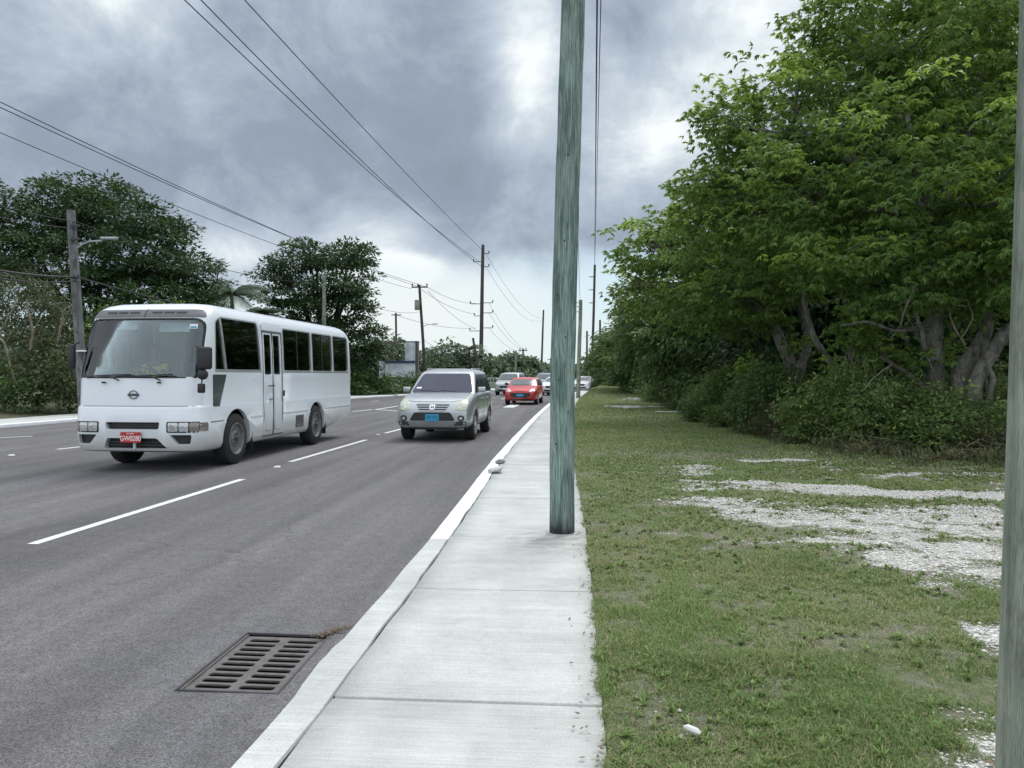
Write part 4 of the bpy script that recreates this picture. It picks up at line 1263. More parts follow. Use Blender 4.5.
def skin_mesh(verts, edges, radii, root=0, sub=2):
    me = bpy.data.meshes.new('sk'); me.from_pydata([tuple(v) for v in verts], edges, [])
    o = bpy.data.objects.new('sk', me); COL.objects.link(o)
    md = o.modifiers.new('s', 'SKIN'); md.use_smooth_shade = True
    sv = me.skin_vertices[0].data
    for i, r in enumerate(radii):
        sv[i].radius = r if hasattr(r, '__len__') else (r, r); sv[i].use_root = (i == root)
    sb = o.modifiers.new('u', 'SUBSURF'); sb.levels = sub; sb.render_levels = sub
    apply_mods(o); m = o.data; bpy.data.objects.remove(o)
    m.polygons.foreach_set('use_smooth', np.ones(len(m.polygons), dtype=bool))
    return m
# the driver, seated behind the wheel, both hands on it
def make_driver(loc, rz):
    root = empty('person', loc, rz, 'driver in a yellow shirt seated at the wheel inside the minibus', 'person')
    V = [(0, 0, 0), (0, .03, .25), (0, .04, .46), (0, .02, .56), (0, 0, .63), (0, -.02, .72), (0, -.02, .80)]   # pelvis, waist, chest, neck base, neck, head
    E = [(0, 1), (1, 2), (2, 3), (3, 4), (4, 5), (5, 6)]
    Rr = [(.16, .13), (.15, .12), (.17, .12), (.075, .07), (.058, .058), (.085, .10), (.07, .085)]
    def add(p, r, a): V.append(p); Rr.append(r); E.append((a, len(V) - 1)); return len(V) - 1
    for s in (-1, 1):
        sh = add((s * .18, .03, .46), .07, 2); el = add((s * .27, -.20, .27), .05, sh); wr = add((s * .20, -.45, .40), .032, el)
        pm = add((s * .19, -.52, .44), (.022, .035), wr)
        for k in range(4):
            f1 = add((s * (.205 + .0), -.545 - .004 * k, .475 - .022 * k), .0105, pm); f2 = add((s * (.185), -.575, .47 - .022 * k), .0095, f1); add((s * .165, -.565, .468 - .022 * k), .008, f2)
        t1 = add((s * .165, -.51, .455), .012, pm); add((s * .155, -.535, .475), .010, t1)
        th = add((s * .10, -.10, -.02), .085, 0); kn = add((s * .13, -.45, .04), .06, th); an = add((s * .13, -.50, -.36), .042, kn); add((s * .13, -.64, -.41), (.04, .03), an)
    mobj('body', skin_mesh(V, E, Rr), M['skin'], root)
    # face
    b = MB(); b.sphere((0, -.115, .755), (.012, .02, .02), 8); b.build('nose', M['skin'], root, 60)
    for s in (-1, 1):
        b = MB(); b.sphere((s * .031, -.098, .775), (.012, .008, .007), 8); b.build('eye', M['whiteink'], root, 60)
    b = MB(); b.sphere((0, -.10, .715), (.024, .010, .007), 8); b.build('mouth', M['barkdark'], root, 60)
    b = MB(); b.sphere((0, .012, .80), (.093, .105, .085), 18); b.build('hair', M['hair'], root, 60)
    # shirt
    V2 = [(0, 0, -.02), (0, .03, .24), (0, .04, .44), (0, .02, .53)]; E2 = [(0, 1), (1, 2), (2, 3)]; R2 = [(.18, .15), (.175, .145), (.20, .14), (.10, .09)]
    for s in (-1, 1):
        V2.append((s * .19, .03, .455)); R2.append(.088); E2.append((2, len(V2) - 1)); V2.append((s * .245, -.11, .33)); R2.append(.07); E2.append((len(V2) - 2, len(V2) - 1))
    mobj('shirt', skin_mesh(V2, E2, R2), M['shirt'], root)
    V3 = [(0, 0, 0)]; R3 = [(.17, .14)]; E3 = []
    for s in (-1, 1):
        V3.append((s * .10, -.10, -.02)); R3.append(.10); E3.append((0, len(V3) - 1)); V3.append((s * .13, -.45, .04)); R3.append(.075); E3.append((len(V3) - 2, len(V3) - 1)); V3.append((s * .13, -.49, -.28)); R3.append(.065); E3.append((len(V3) - 2, len(V3) - 1))
    mobj('trousers', skin_mesh(V3, E3, R3), M['trousers'], root)
    return root
make_driver(on_bus((-.45, 1.40, 1.30)), R(-1.9))

# generic car ---------------------------------------------------------------
def car_body(st):
    """st: list of (y, zbottom, zshoulder, ztop, half_bottom, half_widest, half_top)"""
    bm = bmesh.new(); rings = []
    for y, zb, zs, zt, wb, ws, wt in st:
        zm = zb + (zs - zb) * .45
        half = [(0, zb), (wb * .6, zb), (wb, zb + .01), (ws * .985, zb + (zs - zb) * .18), (ws, zm), (ws * .985, zs - .06), (ws * .955, zs), ((ws + wt) / 2 * .97, (zs + zt) / 2 + .02), (wt, zt - .012), (wt * .5, zt)]
        pts = half + [(0, zt + .004)] + [(-x, z) for x, z in reversed(half[1:])]
        rings.append([bm.verts.new((x, y, z)) for x, z in pts])
    n = len(rings[0])
    for i in range(len(rings) - 1):
        for k in range(n): bm.faces.new((rings[i][k], rings[i][(k + 1) % n], rings[i + 1][(k + 1) % n], rings[i + 1][k]))
    bm.faces.new(list(reversed(rings[0]))); bm.faces.new(rings[-1])
    bmesh.ops.recalc_face_normals(bm, faces=bm.faces[:])
    me = bpy.data.meshes.new('b'); bm.to_mesh(me); bm.free()
    return me
def green_house(z0, z1, yf0, yf1, yr0, yr1, w0, w1, crown=.05):
    rings = []
    for t_ in (0, .25, .5, .75, .92, 1.0):
        z = z0 + (z1 - z0) * t_; w_ = w0 + (w1 - w0) * t_ - .015 * math.sin(math.pi * t_) * -1
        yf = yf0 + (yf1 - yf0) * t_; yr = yr0 + (yr1 - yr0) * t_
        if t_ == 1.0: w_ -= .04; yf += .06; yr -= .04
        rings.append(bus_ring(z, w_, yf, yr, .12, .10, .10))
    z = z1 + crown * .55; rings.append(bus_ring(z, w1 - .14, yf1 + .22, yr1 - .14, .12, .10, .08))
    rings.append(bus_ring(z1 + crown, w1 * .5, yf1 + .5, yr1 - .4, .1, .1, .06))
    bm = loft_rings(rings); me = bpy.data.meshes.new('g'); bm.to_mesh(me); bm.free()
    return me
def make_car(name, spec):
    """spec keys: body stations, gh greenhouse args, paint, wheels (y1, y2, r, w, x), etc."""
    root = empty(name, (0, 0, 0))
    body = mobj('body', car_body(spec['st']), M[spec['paint']], root)
    md = body.modifiers.new('u', 'SUBSURF'); md.levels = 2; md.render_levels = 2; apply_mods(body)
    bv = bvh_of(body)
    y1, y2, r, wd, wx = spec['wheels']
    c = MB()
    for y in (y1, y2):
        for s in (-1, 1): c.lathe([(r + .055, s * (wx - wd * .75)), (r + .055, s * 1.4)], 32, 'x', (0, y, r))
    bool_cut(body, c.mesh('c'))
    body.data.polygons.foreach_set('use_smooth', np.ones(len(body.data.polygons), dtype=bool)); body.data.set_sharp_from_angle(angle=R(40))
    g = spec['gh']
    roof = mobj('roof', green_house(*g), M[spec['paint']], root)
    gv = bvh_of(roof)
    roof.data.polygons.foreach_set('use_smooth', np.ones(len(roof.data.polygons), dtype=bool)); roof.data.set_sharp_from_angle(angle=R(35))
    z0, z1, yf0, yf1, yr0, yr1, w0, w1 = g[:8]
    H = z1 - z0
    zb = z0 + .03
    gm = M[spec.get('glass', 'glass_car')]
    wtop = w1 - .07; wbot = w0 - .06
    ws = panel('windscreen', round_poly([(-wbot, zb), (wbot, zb), (wtop, z1 - .06), (-wtop, z1 - .06)], [.06, .06, .09, .09]), 'front', gv, gm, root, off=.006, thick=.02, step=.1)
    panel('rear_window', round_poly([(-wbot + .05, zb + .05), (wbot - .05, zb + .05), (wtop - .05, z1 - .08), (-wtop + .05, z1 - .08)], .06), 'rear', gv, gm, root, off=.006, thick=.02, step=.15)
    for side in ('right', 'left'):
        ya, yb = yf0 + .22, yr0 - .12
        ta, tb = yf1 + .12, yr1 - .08
        cuts = spec['pillars']
        lo = lambda q: q; segs = [ya] + cuts + [yb]
        for i in range(len(segs) - 1):
            a = segs[i] + (.03 if i else 0); bq = segs[i + 1] - .03
            top_a = ta if i == 0 else a + .01; top_b = tb if i == len(segs) - 2 else bq - .02
            poly = [(a, zb + .01), (bq, zb + .01), (min(top_b, bq), z1 - .07), (max(top_a, a), z1 - .07)]
            panel('side_window', round_poly(poly, .04), side, gv, gm, root, off=.006, thick=.02, step=.15)
        # sill, door seams, handles
        for y in spec['doors']:
            panel('door_seam', rect(y, spec['st'][3][1] + .12, y + .012, z0 - .02), side, bv, M['black'], root, off=.002, thick=.012)
        s = 1 if side == 'right' else -1
        for y in spec['handles']:
            hit = bv.ray_cast(Vector((s * 4, y, z0 - .14)), DIRS[side])
            if hit[0] is not None:
                b = MB(); b.box((hit[0].x + s * .02, y, z0 - .14), (.03, .18, .035), bevel=.01, seg=1); b.build('door_handle', M[spec['paint']], root)
    for s in (-1, 1):
        mr = empty('mirror', (s * (w0 + .13), yf0 + .42, z0 + .10)); mr.parent = root
        b = MB(); b.box((0, 0, 0), (.21, .10, .14), bevel=.04, seg=3); b.build('mirror_shell', M[spec.get('mirror', spec['paint'])], mr, 50)
        b = MB(); b.tube([(-s * .19, .02, -.06), (-s * .06, 0, -.03)], .02, 6); b.build('mirror_arm', M['black'], mr)
    for y in (y1, y2):
        for s in (-1, 1): wheel(root, s * wx, y, r, wd, s, M['alloy'], 'alloy')
    b = MB(); L = spec['st'][-1][0]
    b.box((0, L / 2, r), (wx * 1.3, L * .86, .16)); b.build('chassis', M['black'], root)
    # wipers
    b = MB(); 
    for x0, x1 in ((-.05, -.55), (.45, -.02)): b.tube([(x0, yf0 + .02, zb + .02), ((x0 + x1) / 2, yf0 + .03, zb + .045), (x1, yf0 + .05, zb + .055)], .011, 6)
    b.build('wiper', M['black'], root)
    for nm, poly, side, mt, off, th in spec['panels']:
        P_ = poly
        panel(nm, P_, side, bv, M[mt], root, off=off, thick=th, step=spec.get('pstep', .06))
    if 'plate' in spec:
        y, z, w_, h_, mt, ink, txt = spec['plate']
        pl = empty('number_plate', (0, y, z)); pl.parent = root
        b = MB(); b.box((0, 0, 0), (w_, .012, h_), bevel=.005, seg=1); b.build('plate', M[mt], pl)
        if txt: text_obj('lettering', txt, h_ * .62, M[ink], pl, Vector((0, -.0065, 0)), FACE_FRONT, .001, .85)
    for f in spec.get('extra', []): f(root, bv, gv)
    return root
def sym(poly): return [(-x, z) for x, z in poly]

# silver off-roader
W_ = .93
crv_st = [(0.0, .40, .70, .74, .60, .76, .62), (.05, .34, .78, .84, .72, .86, .70), (.20, .31, .90, 1.00, .80, .915, .74), (.50, .29, 1.00, 1.09, .84, W_, .78), (.95, .28, 1.06, 1.15, .86, W_ + .005, .80),
          (1.35, .28, 1.10, 1.19, .86, W_, .82), (2.2, .28, 1.12, 1.18, .86, W_, .84), (3.3, .28, 1.13, 1.18, .86, W_, .84), (4.2, .30, 1.13, 1.18, .86, W_, .82), (4.55, .34, 1.10, 1.16, .82, .90, .80), (4.66, .40, .95, 1.05, .74, .84, .72)]
def crv_extra(root, bv, gv):
    # chrome grille with three bars and a badge
    g = panel('grille', round_poly([(-.40, .93), (-.30, .755), (.30, .755), (.40, .93)], .04), 'front', bv, M['black'], root, off=.018, thick=.04, step=.06)
    for z, hw in ((.918, .41), (.868, .385), (.815, .35), (.765, .31)):
        panel('grille_bar', rect(-hw, z - .009, hw, z + .010), 'front', bv, M['silver'], root, off=.030, thick=.03, step=.06).parent = g
    bd = empty('badge', (0, 0, 0)); bd.parent = root
    panel('badge_plate', round_poly([(-.075, .905), (.075, .905), (.06, .79), (-.06, .79)], .02), 'front', bv, M['chrome'], bd, off=.045, thick=.03)
    for q in (rect(-.038, .81, -.022, .885), rect(.022, .81, .038, .885), rect(-.03, .842, .03, .856)):
        panel('badge_letter', q, 'front', bv, M['darkgrey'], bd, off=.051, thick=.01)
    for s in (-1, 1):
        poly = round_poly([(s * .55, .79), (s * .82, .77), (s * .845, .93), (s * .80, 1.06), (s * .70, 1.055), (s * .60, .93)], [.03, .05, .06, .04, .04, .03])
        hl = panel('headlight', poly, 'front', bv, M['lampyel'], root, off=.016, thick=.04, step=.05)
        for cx, cz, rr in ((.66, .87, .055), (.77, .90, .045)):
            panel('lens', [(s * (cx + rr * math.cos(a)), cz + rr * math.sin(a)) for a in np.linspace(0, 6.28, 13)[:-1]], 'front', bv, M['lamp'], root, off=.022, thick=.01).parent = hl
        fl = empty('fog_light', (0, 0, 0)); fl.parent = root
        panel('bezel', [(s * (.70 + .085 * math.cos(a)), .575 + .075 * math.sin(a)) for a in np.linspace(0, 6.28, 17)[:-1]], 'front', bv, M['black'], fl, off=.006, thick=.03)
        panel('lens', [(s * (.70 + .045 * math.cos(a)), .575 + .04 * math.sin(a)) for a in np.linspace(0, 6.28, 13)[:-1]], 'front', bv, M['lamp'], fl, off=.012, thick=.01)
        # grey cladding along the sills and arches
        side = 'right' if s > 0 else 'left'
        panel('sill_cladding', round_poly([(1.32, .31), (3.05, .31), (2.98, .47), (1.38, .47)], .03), side, bv, M['greytrim'], root, off=.014, thick=.03, step=.2)
        for yc in (.92, 3.60):
            a0 = np.linspace(R(8), R(172), 15); o_ = [(yc + .46 * math.cos(a), .36 + .47 * math.sin(a)) for a in a0]; i_ = [(yc + .405 * math.cos(a), .36 + .415 * math.sin(a)) for a in reversed(a0)]
            panel('arch_trim', o_ + i_, side, bv, M['greytrim'], root, off=.014, thick=.03, step=.3)
        if False: panel('bumper_corner', round_poly([(s * .62, .37), (s * .84, .39), (s * .84, .45), (s * .62, .43)], .02), 'front', bv, M['whiteink'] if s < 0 else M['silver'], root, off=.016, thick=.03)
    panel('bumper_mouth', round_poly([(-.44, .72), (.44, .72), (.56, .52), (-.56, .52)], .05), 'front', bv, M['black'], root, off=.020, thick=.04)
    panel('bumper_grey', round_poly([(-.84, .50), (.84, .50), (.80, .34), (-.80, .34)], .05), 'front', bv, M['darkgrey'], root, off=.016, thick=.03)
    panel('skid_bar', round_poly([(-.60, .50), (.60, .50), (.52, .37), (-.52, .37)], .04), 'front', bv, M['greytrim'], root, off=.04, thick=.05)
    b = MB(); b.tube([(-.52, 2.05, 1.78), (-.50, 2.25, 2.0)], [.008, .004], 6); b.build('aerial', M['black'], root)
    for s in (-1, 1):
        b = MB(); b.tube([(s * .60, 2.3, 1.755), (s * .60, 2.4, 1.79), (s * .60, 4.0, 1.79), (s * .60, 4.1, 1.75)], .016, 6); b.build('roof_rail', M['silver'], root)
    panel('windscreen_sticker', round_poly(rect(-.70, 1.27, -.56, 1.31), .01), 'front', gv, M['paper'], root, off=.009, thick=.01)
    panel('hood_seam', [(-.80, 1.13), (-.72, 1.01), (-.50, .965), (.50, .965), (.72, 1.01), (.80, 1.13), (.79, 1.13), (.71, 1.02), (.49, .975), (-.49, .975), (-.71, 1.02), (-.79, 1.13)], 'front', bv, M['darkgrey'], root, off=.003, thick=.01)
crv = make_car('off_roader', dict(st=crv_st, gh=(1.14, 1.72, 1.15, 2.02, 4.60, 4.28, .86, .70, .075), paint='silver', wheels=(.92, 3.60, .36, .24, .80), pillars=[2.42, 3.30], doors=[1.42, 2.36, 3.26], handles=[2.15, 3.05],
    panels=[], plate=(-.015, .59, .34, .17, 'plateblue', 'plateink', '182 733'), extra=[crv_extra]))
x, y = ray_xy(432, 18.55)
crv.location = (x, y, 0); crv.rotation_euler = (0, 0, R(-1.2))
tag(crv, 'silver off-roader with pale blue number plate and hazed headlights in the kerb lane', 'car')

# red hatchback
red_st = [(0.0, .36, .60, .66, .52, .70, .55), (.05, .28, .68, .76, .66, .80, .66), (.22, .22, .78, .86, .76, .88, .72), (.55, .20, .88, .95, .80, .90, .76), (.95, .20, .94, 1.02, .82, .90, .78),
          (1.3, .20, .98, 1.06, .82, .90, .80), (2.2, .20, 1.0, 1.06, .82, .90, .80), (3.2, .22, 1.0, 1.06, .82, .90, .80), (3.9, .26, 1.0, 1.06, .80, .88, .78), (4.2, .34, .95, 1.02, .72, .80, .70)]
def red_extra(root, bv, gv):
    for s in (-1, 1):
        hl = panel('headlight', round_poly([(s * .45, .74), (s * .66, .70), (s * .86, .80), (s * .80, .93), (s * .60, .86)], .03), 'front', bv, M['lampglow'], root, off=.016, thick=.04)
        fl = panel('fog_light', round_poly([(s * .62, .42), (s * .78, .44), (s * .76, .53), (s * .63, .51)], .03), 'front', bv, M['darkgrey'], root, off=.006, thick=.03)
    g = panel('grille', round_poly([(-.52, .66), (.52, .66), (.58, .54), (.42, .40), (-.42, .40), (-.58, .54)], .05), 'front', bv, M['black'], root, off=.020, thick=.04)
    panel('lower_lip', round_poly([(-.55, .34), (.55, .34), (.5, .27), (-.5, .27)], .02), 'front', bv, M['darkgrey'], root, off=.020, thick=.04)
    panel('upper_slot', round_poly(rect(-.25, .72, .25, .745), .01), 'front', bv, M['darkgrey'], root, off=.006, thick=.03)
red = make_car('hatchback', dict(st=red_st, gh=(1.02, 1.44, 1.05, 1.85, 4.1, 3.75, .82, .66, .055), paint='red', glass='glass_clear', mirror='black', wheels=(.82, 3.36, .33, .21, .79), pillars=[2.3, 3.1], doors=[1.35, 2.28], handles=[2.08, 2.95],
    panels=[], plate=(-.02, .53, .36, .13, 'plateblue', 'plateink', ''), extra=[red_extra]))
x, y = ray_xy(520, 41.5)
red.location = (x, y, 0); red.rotation_euler = (0, 0, R(-3.5)); red.scale = (1.0, 1.0, 1.0)
tag(red, 'red hatchback with clear headlights coming up behind the silver off-roader', 'car')

def gen_extra(gr=('black', .62, .50)):
    def f(root, bv, gv):
        for s in (-1, 1):
            panel('headlight', round_poly([(s * .50, .66), (s * .84, .68), (s * .80, .82), (s * .56, .79)], .03), 'front', bv, M['lamp'], root, off=.016, thick=.04)
        panel('grille', round_poly([(-.45, .74), (.45, .74), (.4, .58), (-.4, .58)], .04), 'front', bv, M['black'], root, off=.020, thick=.04)
        panel('bumper_mouth', round_poly([(-.6, .45), (.6, .45), (.5, .33), (-.5, .33)], .04), 'front', bv, M['black'], root, off=.020, thick=.04)
    return f
suv_st = [(a, max(zb, .28), zs + .12, zt + .14, wb, ws, wt) for a, zb, zs, zt, wb, ws, wt in red_st]
def far_car(px, depth, rz, paint, name, lab, suv=False, sc_=1.04):
    st = suv_st if suv else red_st
    gh = (1.15, 1.70, 1.0, 1.7, 4.15, 3.85, .84, .70, .06) if suv else (1.02, 1.40, 1.15, 1.95, 4.05, 3.3, .80, .62, .05)
    c_ = make_car(name, dict(st=st, gh=gh, paint=paint, glass='glass_clear', wheels=(.84, 3.36, .36 if suv else .32, .22, .79), pillars=[2.3, 3.1], doors=[1.35, 2.28], handles=[2.08, 2.95], panels=[], plate=(-.02, .50, .36, .13, 'paper', 'plateink', ''), extra=[gen_extra()]))
    x, y = ray_xy(px, depth)
    c_.location = (x, y, 0); c_.rotation_euler = (0, 0, R(rz)); c_.scale = (sc_,) * 3
    tag(c_, lab, 'car')
far_car(505, 61, -8, 'silver', 'estate_car', 'pale silver estate car half hidden behind the red hatchback, a lane to its left', True)
far_car(551, 60, -8, 'carwhite', 'saloon_car', 'white saloon car in the kerb lane, cut off by the near green pole')
far_car(541, 76, -10, 'blue', 'pickup', 'pale blue off-roader with a white roof further back between the red and white cars', True)
far_car(580, 74, -12, 'carwhite', 'saloon_car', 'white car seen in slivers either side of the slim grey-green pole')
# ------------------------------------------------------------------ poles, wires, masonry
def pole_mesh(base, top, r0, r1, n=20, wob=.004, seg=24):
    base = Vector(base); top = Vector(top)
    pts = []; rad = []
    for i in range(seg + 1):
        t_ = i / seg
        p = (top - base) * t_
        p.x += wob * math.sin(t_ * 9 + r0 * 50) * 2; p.y += wob * math.cos(t_ * 7)
        pts.append(p); rad.append((r0 + (r1 - r0) * t_) * (1 + .012 * math.sin(t_ * 23)))
    b = MB(); b.tube(pts, rad, n)
    return b
def pole(name, label, base, top, r0, r1, mat, group=None, n=12):
    t_ = empty(name, base, 0, label, 'utility pole', group)
    pole_mesh(base, top, r0, r1, n).build('shaft', M[mat], t_, 50)
    return t_
def insul(b, p, r=.05, h=.18):
    b.lathe([(r * .4, 0), (r * .4, h * .3), (r, h * .35), (r * .6, h * .5), (r, h * .6), (r * .6, h * .8), (r * .7, h)], 8, 'z', p)
# 1 the near green pole standing in the pavement
p0 = G(562, 533, PAVE); p0.z = PAVE - .05
near = empty('utility_pole', p0, 0, 'green treated pine pole with black foot rising out of the pavement edge nearest the camera', 'utility pole')
b = MB(); zz = np.linspace(0, 11.2, 90); xo = np.interp(zz, [0, 1.5, 3.2, 5.1, 8, 11.2], [0, .004, .046, .105, .20, .31])
b.tube([(float(a_) + .0015 * math.sin(c_ * 7), .0, float(c_)) for a_, c_ in zip(xo, zz)], [float(.1185 - .0012 * c_ + .0012 * math.sin(c_ * 11)) for c_ in zz], 48)
b.build('shaft', M['wood'], near, 60)
b = MB()
for k_, (a_, z_) in enumerate(((4.4, 1.5), (4.9, 1.9), (4.1, 2.3), (5.2, 1.2), (4.6, 2.8), (4.7, 3.6), (4.2, .9))):
    ox = float(np.interp(z_, zz, xo)); b.lathe([(.006, 0), (.006, .010), (.001, .012)], 6, 'z', (ox + .119 * math.cos(a_), .119 * math.sin(a_), z_))
    b.tube([(ox + .112 * math.cos(a_), .112 * math.sin(a_), z_), (ox + .124 * math.cos(a_), .124 * math.sin(a_), z_)], .005, 6)
b.build('nails', M['black'], near)['kind'] = 'stuff'
# concrete skirt where the slab was patched round it
b = MB(); pts = []
for k in range(28):
    a = 2 * math.pi * k / 28; r_ = .165 + .02 * math.sin(a * 3 + 1) + random.uniform(-.012, .012)
    pts.append((p0.x + r_ * math.cos(a), p0.y + r_ * math.sin(a)))
b.prism(pts, PAVE - .03, PAVE + .006, 'z'); tag(b.build('pavement_patch', M['concrete']), kind='structure')
# 2 the weathered post at the right edge, very near
zc_, xc_ = 1.36, .866 + .158
wx, wy = xc_ * math.cos(YAW) - zc_ * math.sin(YAW), zc_ * math.cos(YAW) + xc_ * math.sin(YAW)
pb = Vector((wx - .028, wy, PAVE - .02)); 
t_ = empty('utility_pole', pb, 0, 'weathered grey green pole very close by, cut off by the right picture edge', 'utility pole')
pole_mesh(pb, pb + Vector((.175, 0, 9.5)), .132, .105, 40, .002, 50).build('shaft', M['greypole'], t_, 60)

def street_light(parent, base, px1, py1, px2, py2, depth):
    """curved arm with a cobra head, local to parent"""
    a = W(px1, py1, depth) - base; c = W(px2, py2, depth) - base
    m = a.lerp(c, .5) + Vector((0, 0, .12))
    sl = empty('street_light', (0, 0, 0)); sl.parent = parent
    b = MB(); b.tube([a, a.lerp(c, .25) + Vector((0, 0, .1)), m, c], .035, 6); b.build('lamp_arm', M['galv'], sl)
    d = (c - a).normalized()
    b = MB(); b.box(c + d * .28, (.62, .22, .11), Matrix.Rotation(math.atan2(d.y, d.x), 4, 'Z'), bevel=.04); b.build('lamp_head', M['galv'], sl, 50)
# 3 left pole
zb = .1
def pole_px(name, label, bpx, tpx, tpy, depth, r0, r1, mat, group='distant utility poles', n=12):
    b0 = W(bpx, 0, depth); b0.z = zb
    tp = W(tpx, tpy, depth)
    o = pole(name, label, b0, tp, r0, r1, mat, group, n)
    return o, b0
L3, b3 = pole_px('utility_pole', 'leaning grey wooden pole with a street lamp arm left of the minibus', 84, 72, 211, 29, .185, .155, 'oldwood', None, 16)
street_light(L3, b3, 77, 249, 103, 241, 29)
b = MB(); b.box(W(83.5, 351, 28.8) - b3, (.42, .42, .05)); b.build('metal_band', M['whiteink'], L3)
b = MB()
for py in (226, 239, 277): b.box(W(76, py, 28.8) - b3, (.34, .12, .08)); insul(b, W(78.5, py + 2, 28.8) - b3, .05, .14)
b.build('cable_bracket', M['darkgrey'], L3)
L4, b4 = pole_px('utility_pole', 'plain pale pole in front of the broad crowned tree behind the minibus roof', 323.5, 324.5, 275, 56, .16, .135, 'greypole', None)
L5, b5 = pole_px('utility_pole', 'pole with crossarm, grey transformer can and street lamp above the ruined wall', 426, 419.5, 285, 88, .19, .15, 'farpole', None)
b = MB(); a_ = W(411.5, 288, 88) - b5; c_ = W(428, 286.5, 88) - b5; b.box((a_ + c_) / 2, ((c_ - a_).length, .14, .14)); b.build('crossarm', M['farpole'], L5)
b = MB()
for q in (412.5, 418, 427): insul(b, W(q, 287, 88) - b5, .11, .38)
b.build('insulators', M['porcelain'], L5)
b = MB(); b.lathe([(.26, 0), (.29, .05), (.29, 1.05), (.26, 1.12), (.05, 1.16)], 16, 'z', W(417.2, 310, 87.6) - b5); b.build('transformer', M['greypole'], L5, 40)
street_light(L5, b5, 423, 327, 433, 324.5, 88)
L6, b6 = pole_px('utility_pole', 'short dark pole with a small crossarm rising behind the ruined wall', 396.5, 396, 313, 100, .16, .13, 'farpole', None)
b = MB(); b.box(W(396.5, 315, 100) - b6, (1.3, .12, .12)); b.build('crossarm', M['farpole'], L6)
L7, b7 = pole_px('utility_pole', 'tallest dark transmission pole rising behind the silver off-roader', 480.5, 483, 245, 120, .34, .24, 'farpole', None)
for q, w_ in ((254, 1.1), (262, -1.3), (267, 1.1), (303, 1.7), (313, 1.7), (316, -1.2), (328, 1.7), (304, -1.8), (331, -1.9)):
    b = MB(); b.box(W(482, q, 120) - b7 + Vector((w_ / 2, -.1, 0)), (abs(w_), .10, .10)); insul(b, W(482, q, 120) - b7 + Vector((w_ , -.1, .02)), .12, .42)
    b.build('insulator_arm', M['farpole'], L7)
L8, b8 = pole_px('utility_pole', 'short leaning broken pole stump just left of the tallest pole', 481, 473, 338, 108, .2, .16, 'farpole', None)
L9, b9 = pole_px('utility_pole', 'slim pale pole standing against the rounded far tree', 515, 516, 351, 140, .16, .13, 'greypole', None)
L9b, b9b = pole_px('utility_pole', 'small far pole with a double crossarm above the rounded far tree', 523.5, 523, 348.5, 172, .22, .18, 'farpole', None)
b = MB(); b.box(W(523, 350.5, 172) - b9b, (2.0, .2, .2)); insul(b, W(520, 350, 172) - b9b, .15, .5); insul(b, W(526, 350, 172) - b9b, .15, .5); b.build('crossarm', M['farpole'], L9b)
L10, b10 = pole_px('utility_pole', 'tall thin far pole just left of the near green pole', 541, 543.5, 310, 230, .33, .24, 'farpole', None)
L10b, b10b = pole_px('utility_pole', 'faintest tiny pole with a crossarm left of the near green pole at the horizon', 550.5, 550.5, 358, 260, .2, .16, 'farpole', None)
b = MB(); b.box(W(550.5, 359.5, 260) - b10b, (2.2, .2, .2)); b.build('crossarm', M['farpole'], L10b)
L12, b12 = pole_px('utility_pole', 'slim grey green pole standing at the grass edge just right of the near pole', 578, 580.6, 300, 50, .135, .115, 'greypole', None)
for q in (303, 307, 312):
    b = MB(); b.box(W(579, q, 50) - b12 + Vector((-.05, -.1, 0)), (.22, .05, .05)); b.build('step_bolt', M['galv'], L12)
L13, b13 = pole_px('utility_pole', 'tall dark pole with three left brackets carrying the overhead wires, right of the near pole', 591.5, 594.8, 265, 90, .17, .13, 'farpole', None)
b = MB()
for q in (277, 290, 303): b.box(W(594, q, 90) - b13 + Vector((-.3, -.05, 0)), (.6, .08, .08))
b.build('bracket', M['farpole'], L13)
L14, b14 = pole_px('utility_pole', 'thin dark pole showing between the two right-hand poles above the trees', 586.5, 587, 331, 112, .16, .13, 'farpole', None)
L15, b15 = pole_px('utility_pole', 'short dark pole tip poking out of the far trees at the right', 600, 600, 320, 105, .16, .13, 'farpole', None)

WG = 'overhead wires'
def wire(a, c, sag, r, label, ext=0.0):
    a = Vector(a); c = Vector(c)
    if ext: c = a + (c - a) * (1 + ext)
    pts = []
    for i in range(29):
        t_ = i / 28; p = a.lerp(c, t_); p.z -= sag * 4 * t_ * (1 - t_); pts.append(p)
    b = MB(); b.tube(pts, r, 5)
    o = b.build('overhead_wire', M['wire']); tag(o, label, 'overhead wire', WG)
wire(W(480, 262, 120), W(206, 0, 40), 1.4, .030, 'left wire of the close pair sweeping from upper left to the tallest pole', .35)
wire(W(481, 266, 120), W(221, 0, 40), 1.4, .030, 'right wire of the close pair sweeping from upper left to the tallest pole', .35)
wire(W(481, 249, 120), W(252, 0, 42), .6, .030, 'single wire reaching the very top of the tallest pole from the top of the picture', .35)
wire(W(419, 287, 88), W(0, 92, 30), .7, .020, 'upper one of the pair of wires over the left trees to the transformer pole', .2)
wire(W(427, 287, 88), W(0, 96, 30), .8, .020, 'lower one of the pair of wires over the left trees to the transformer pole', .2)
wire(W(412, 289, 88), W(0, 122, 32), .8, .018, 'single thin wire running below the pair over the left trees', .2)
wire(W(77, 222, 29), W(-60, 188, 21), .1, .014, 'thin cable from the left leaning pole top out of the left picture edge')
wire(W(77, 229, 29), W(-60, 203, 21), .1, .014, 'second thin cable below the top of the left leaning pole, to the picture edge')
wire(W(77, 277, 29), W(-60, 258, 21), .15, .038, 'thick black cable bundle left of the leaning pole')
wire(W(78, 281, 29), W(-60, 266, 21), .2, .022, 'black cable slung just under the thick bundle left of the leaning pole')
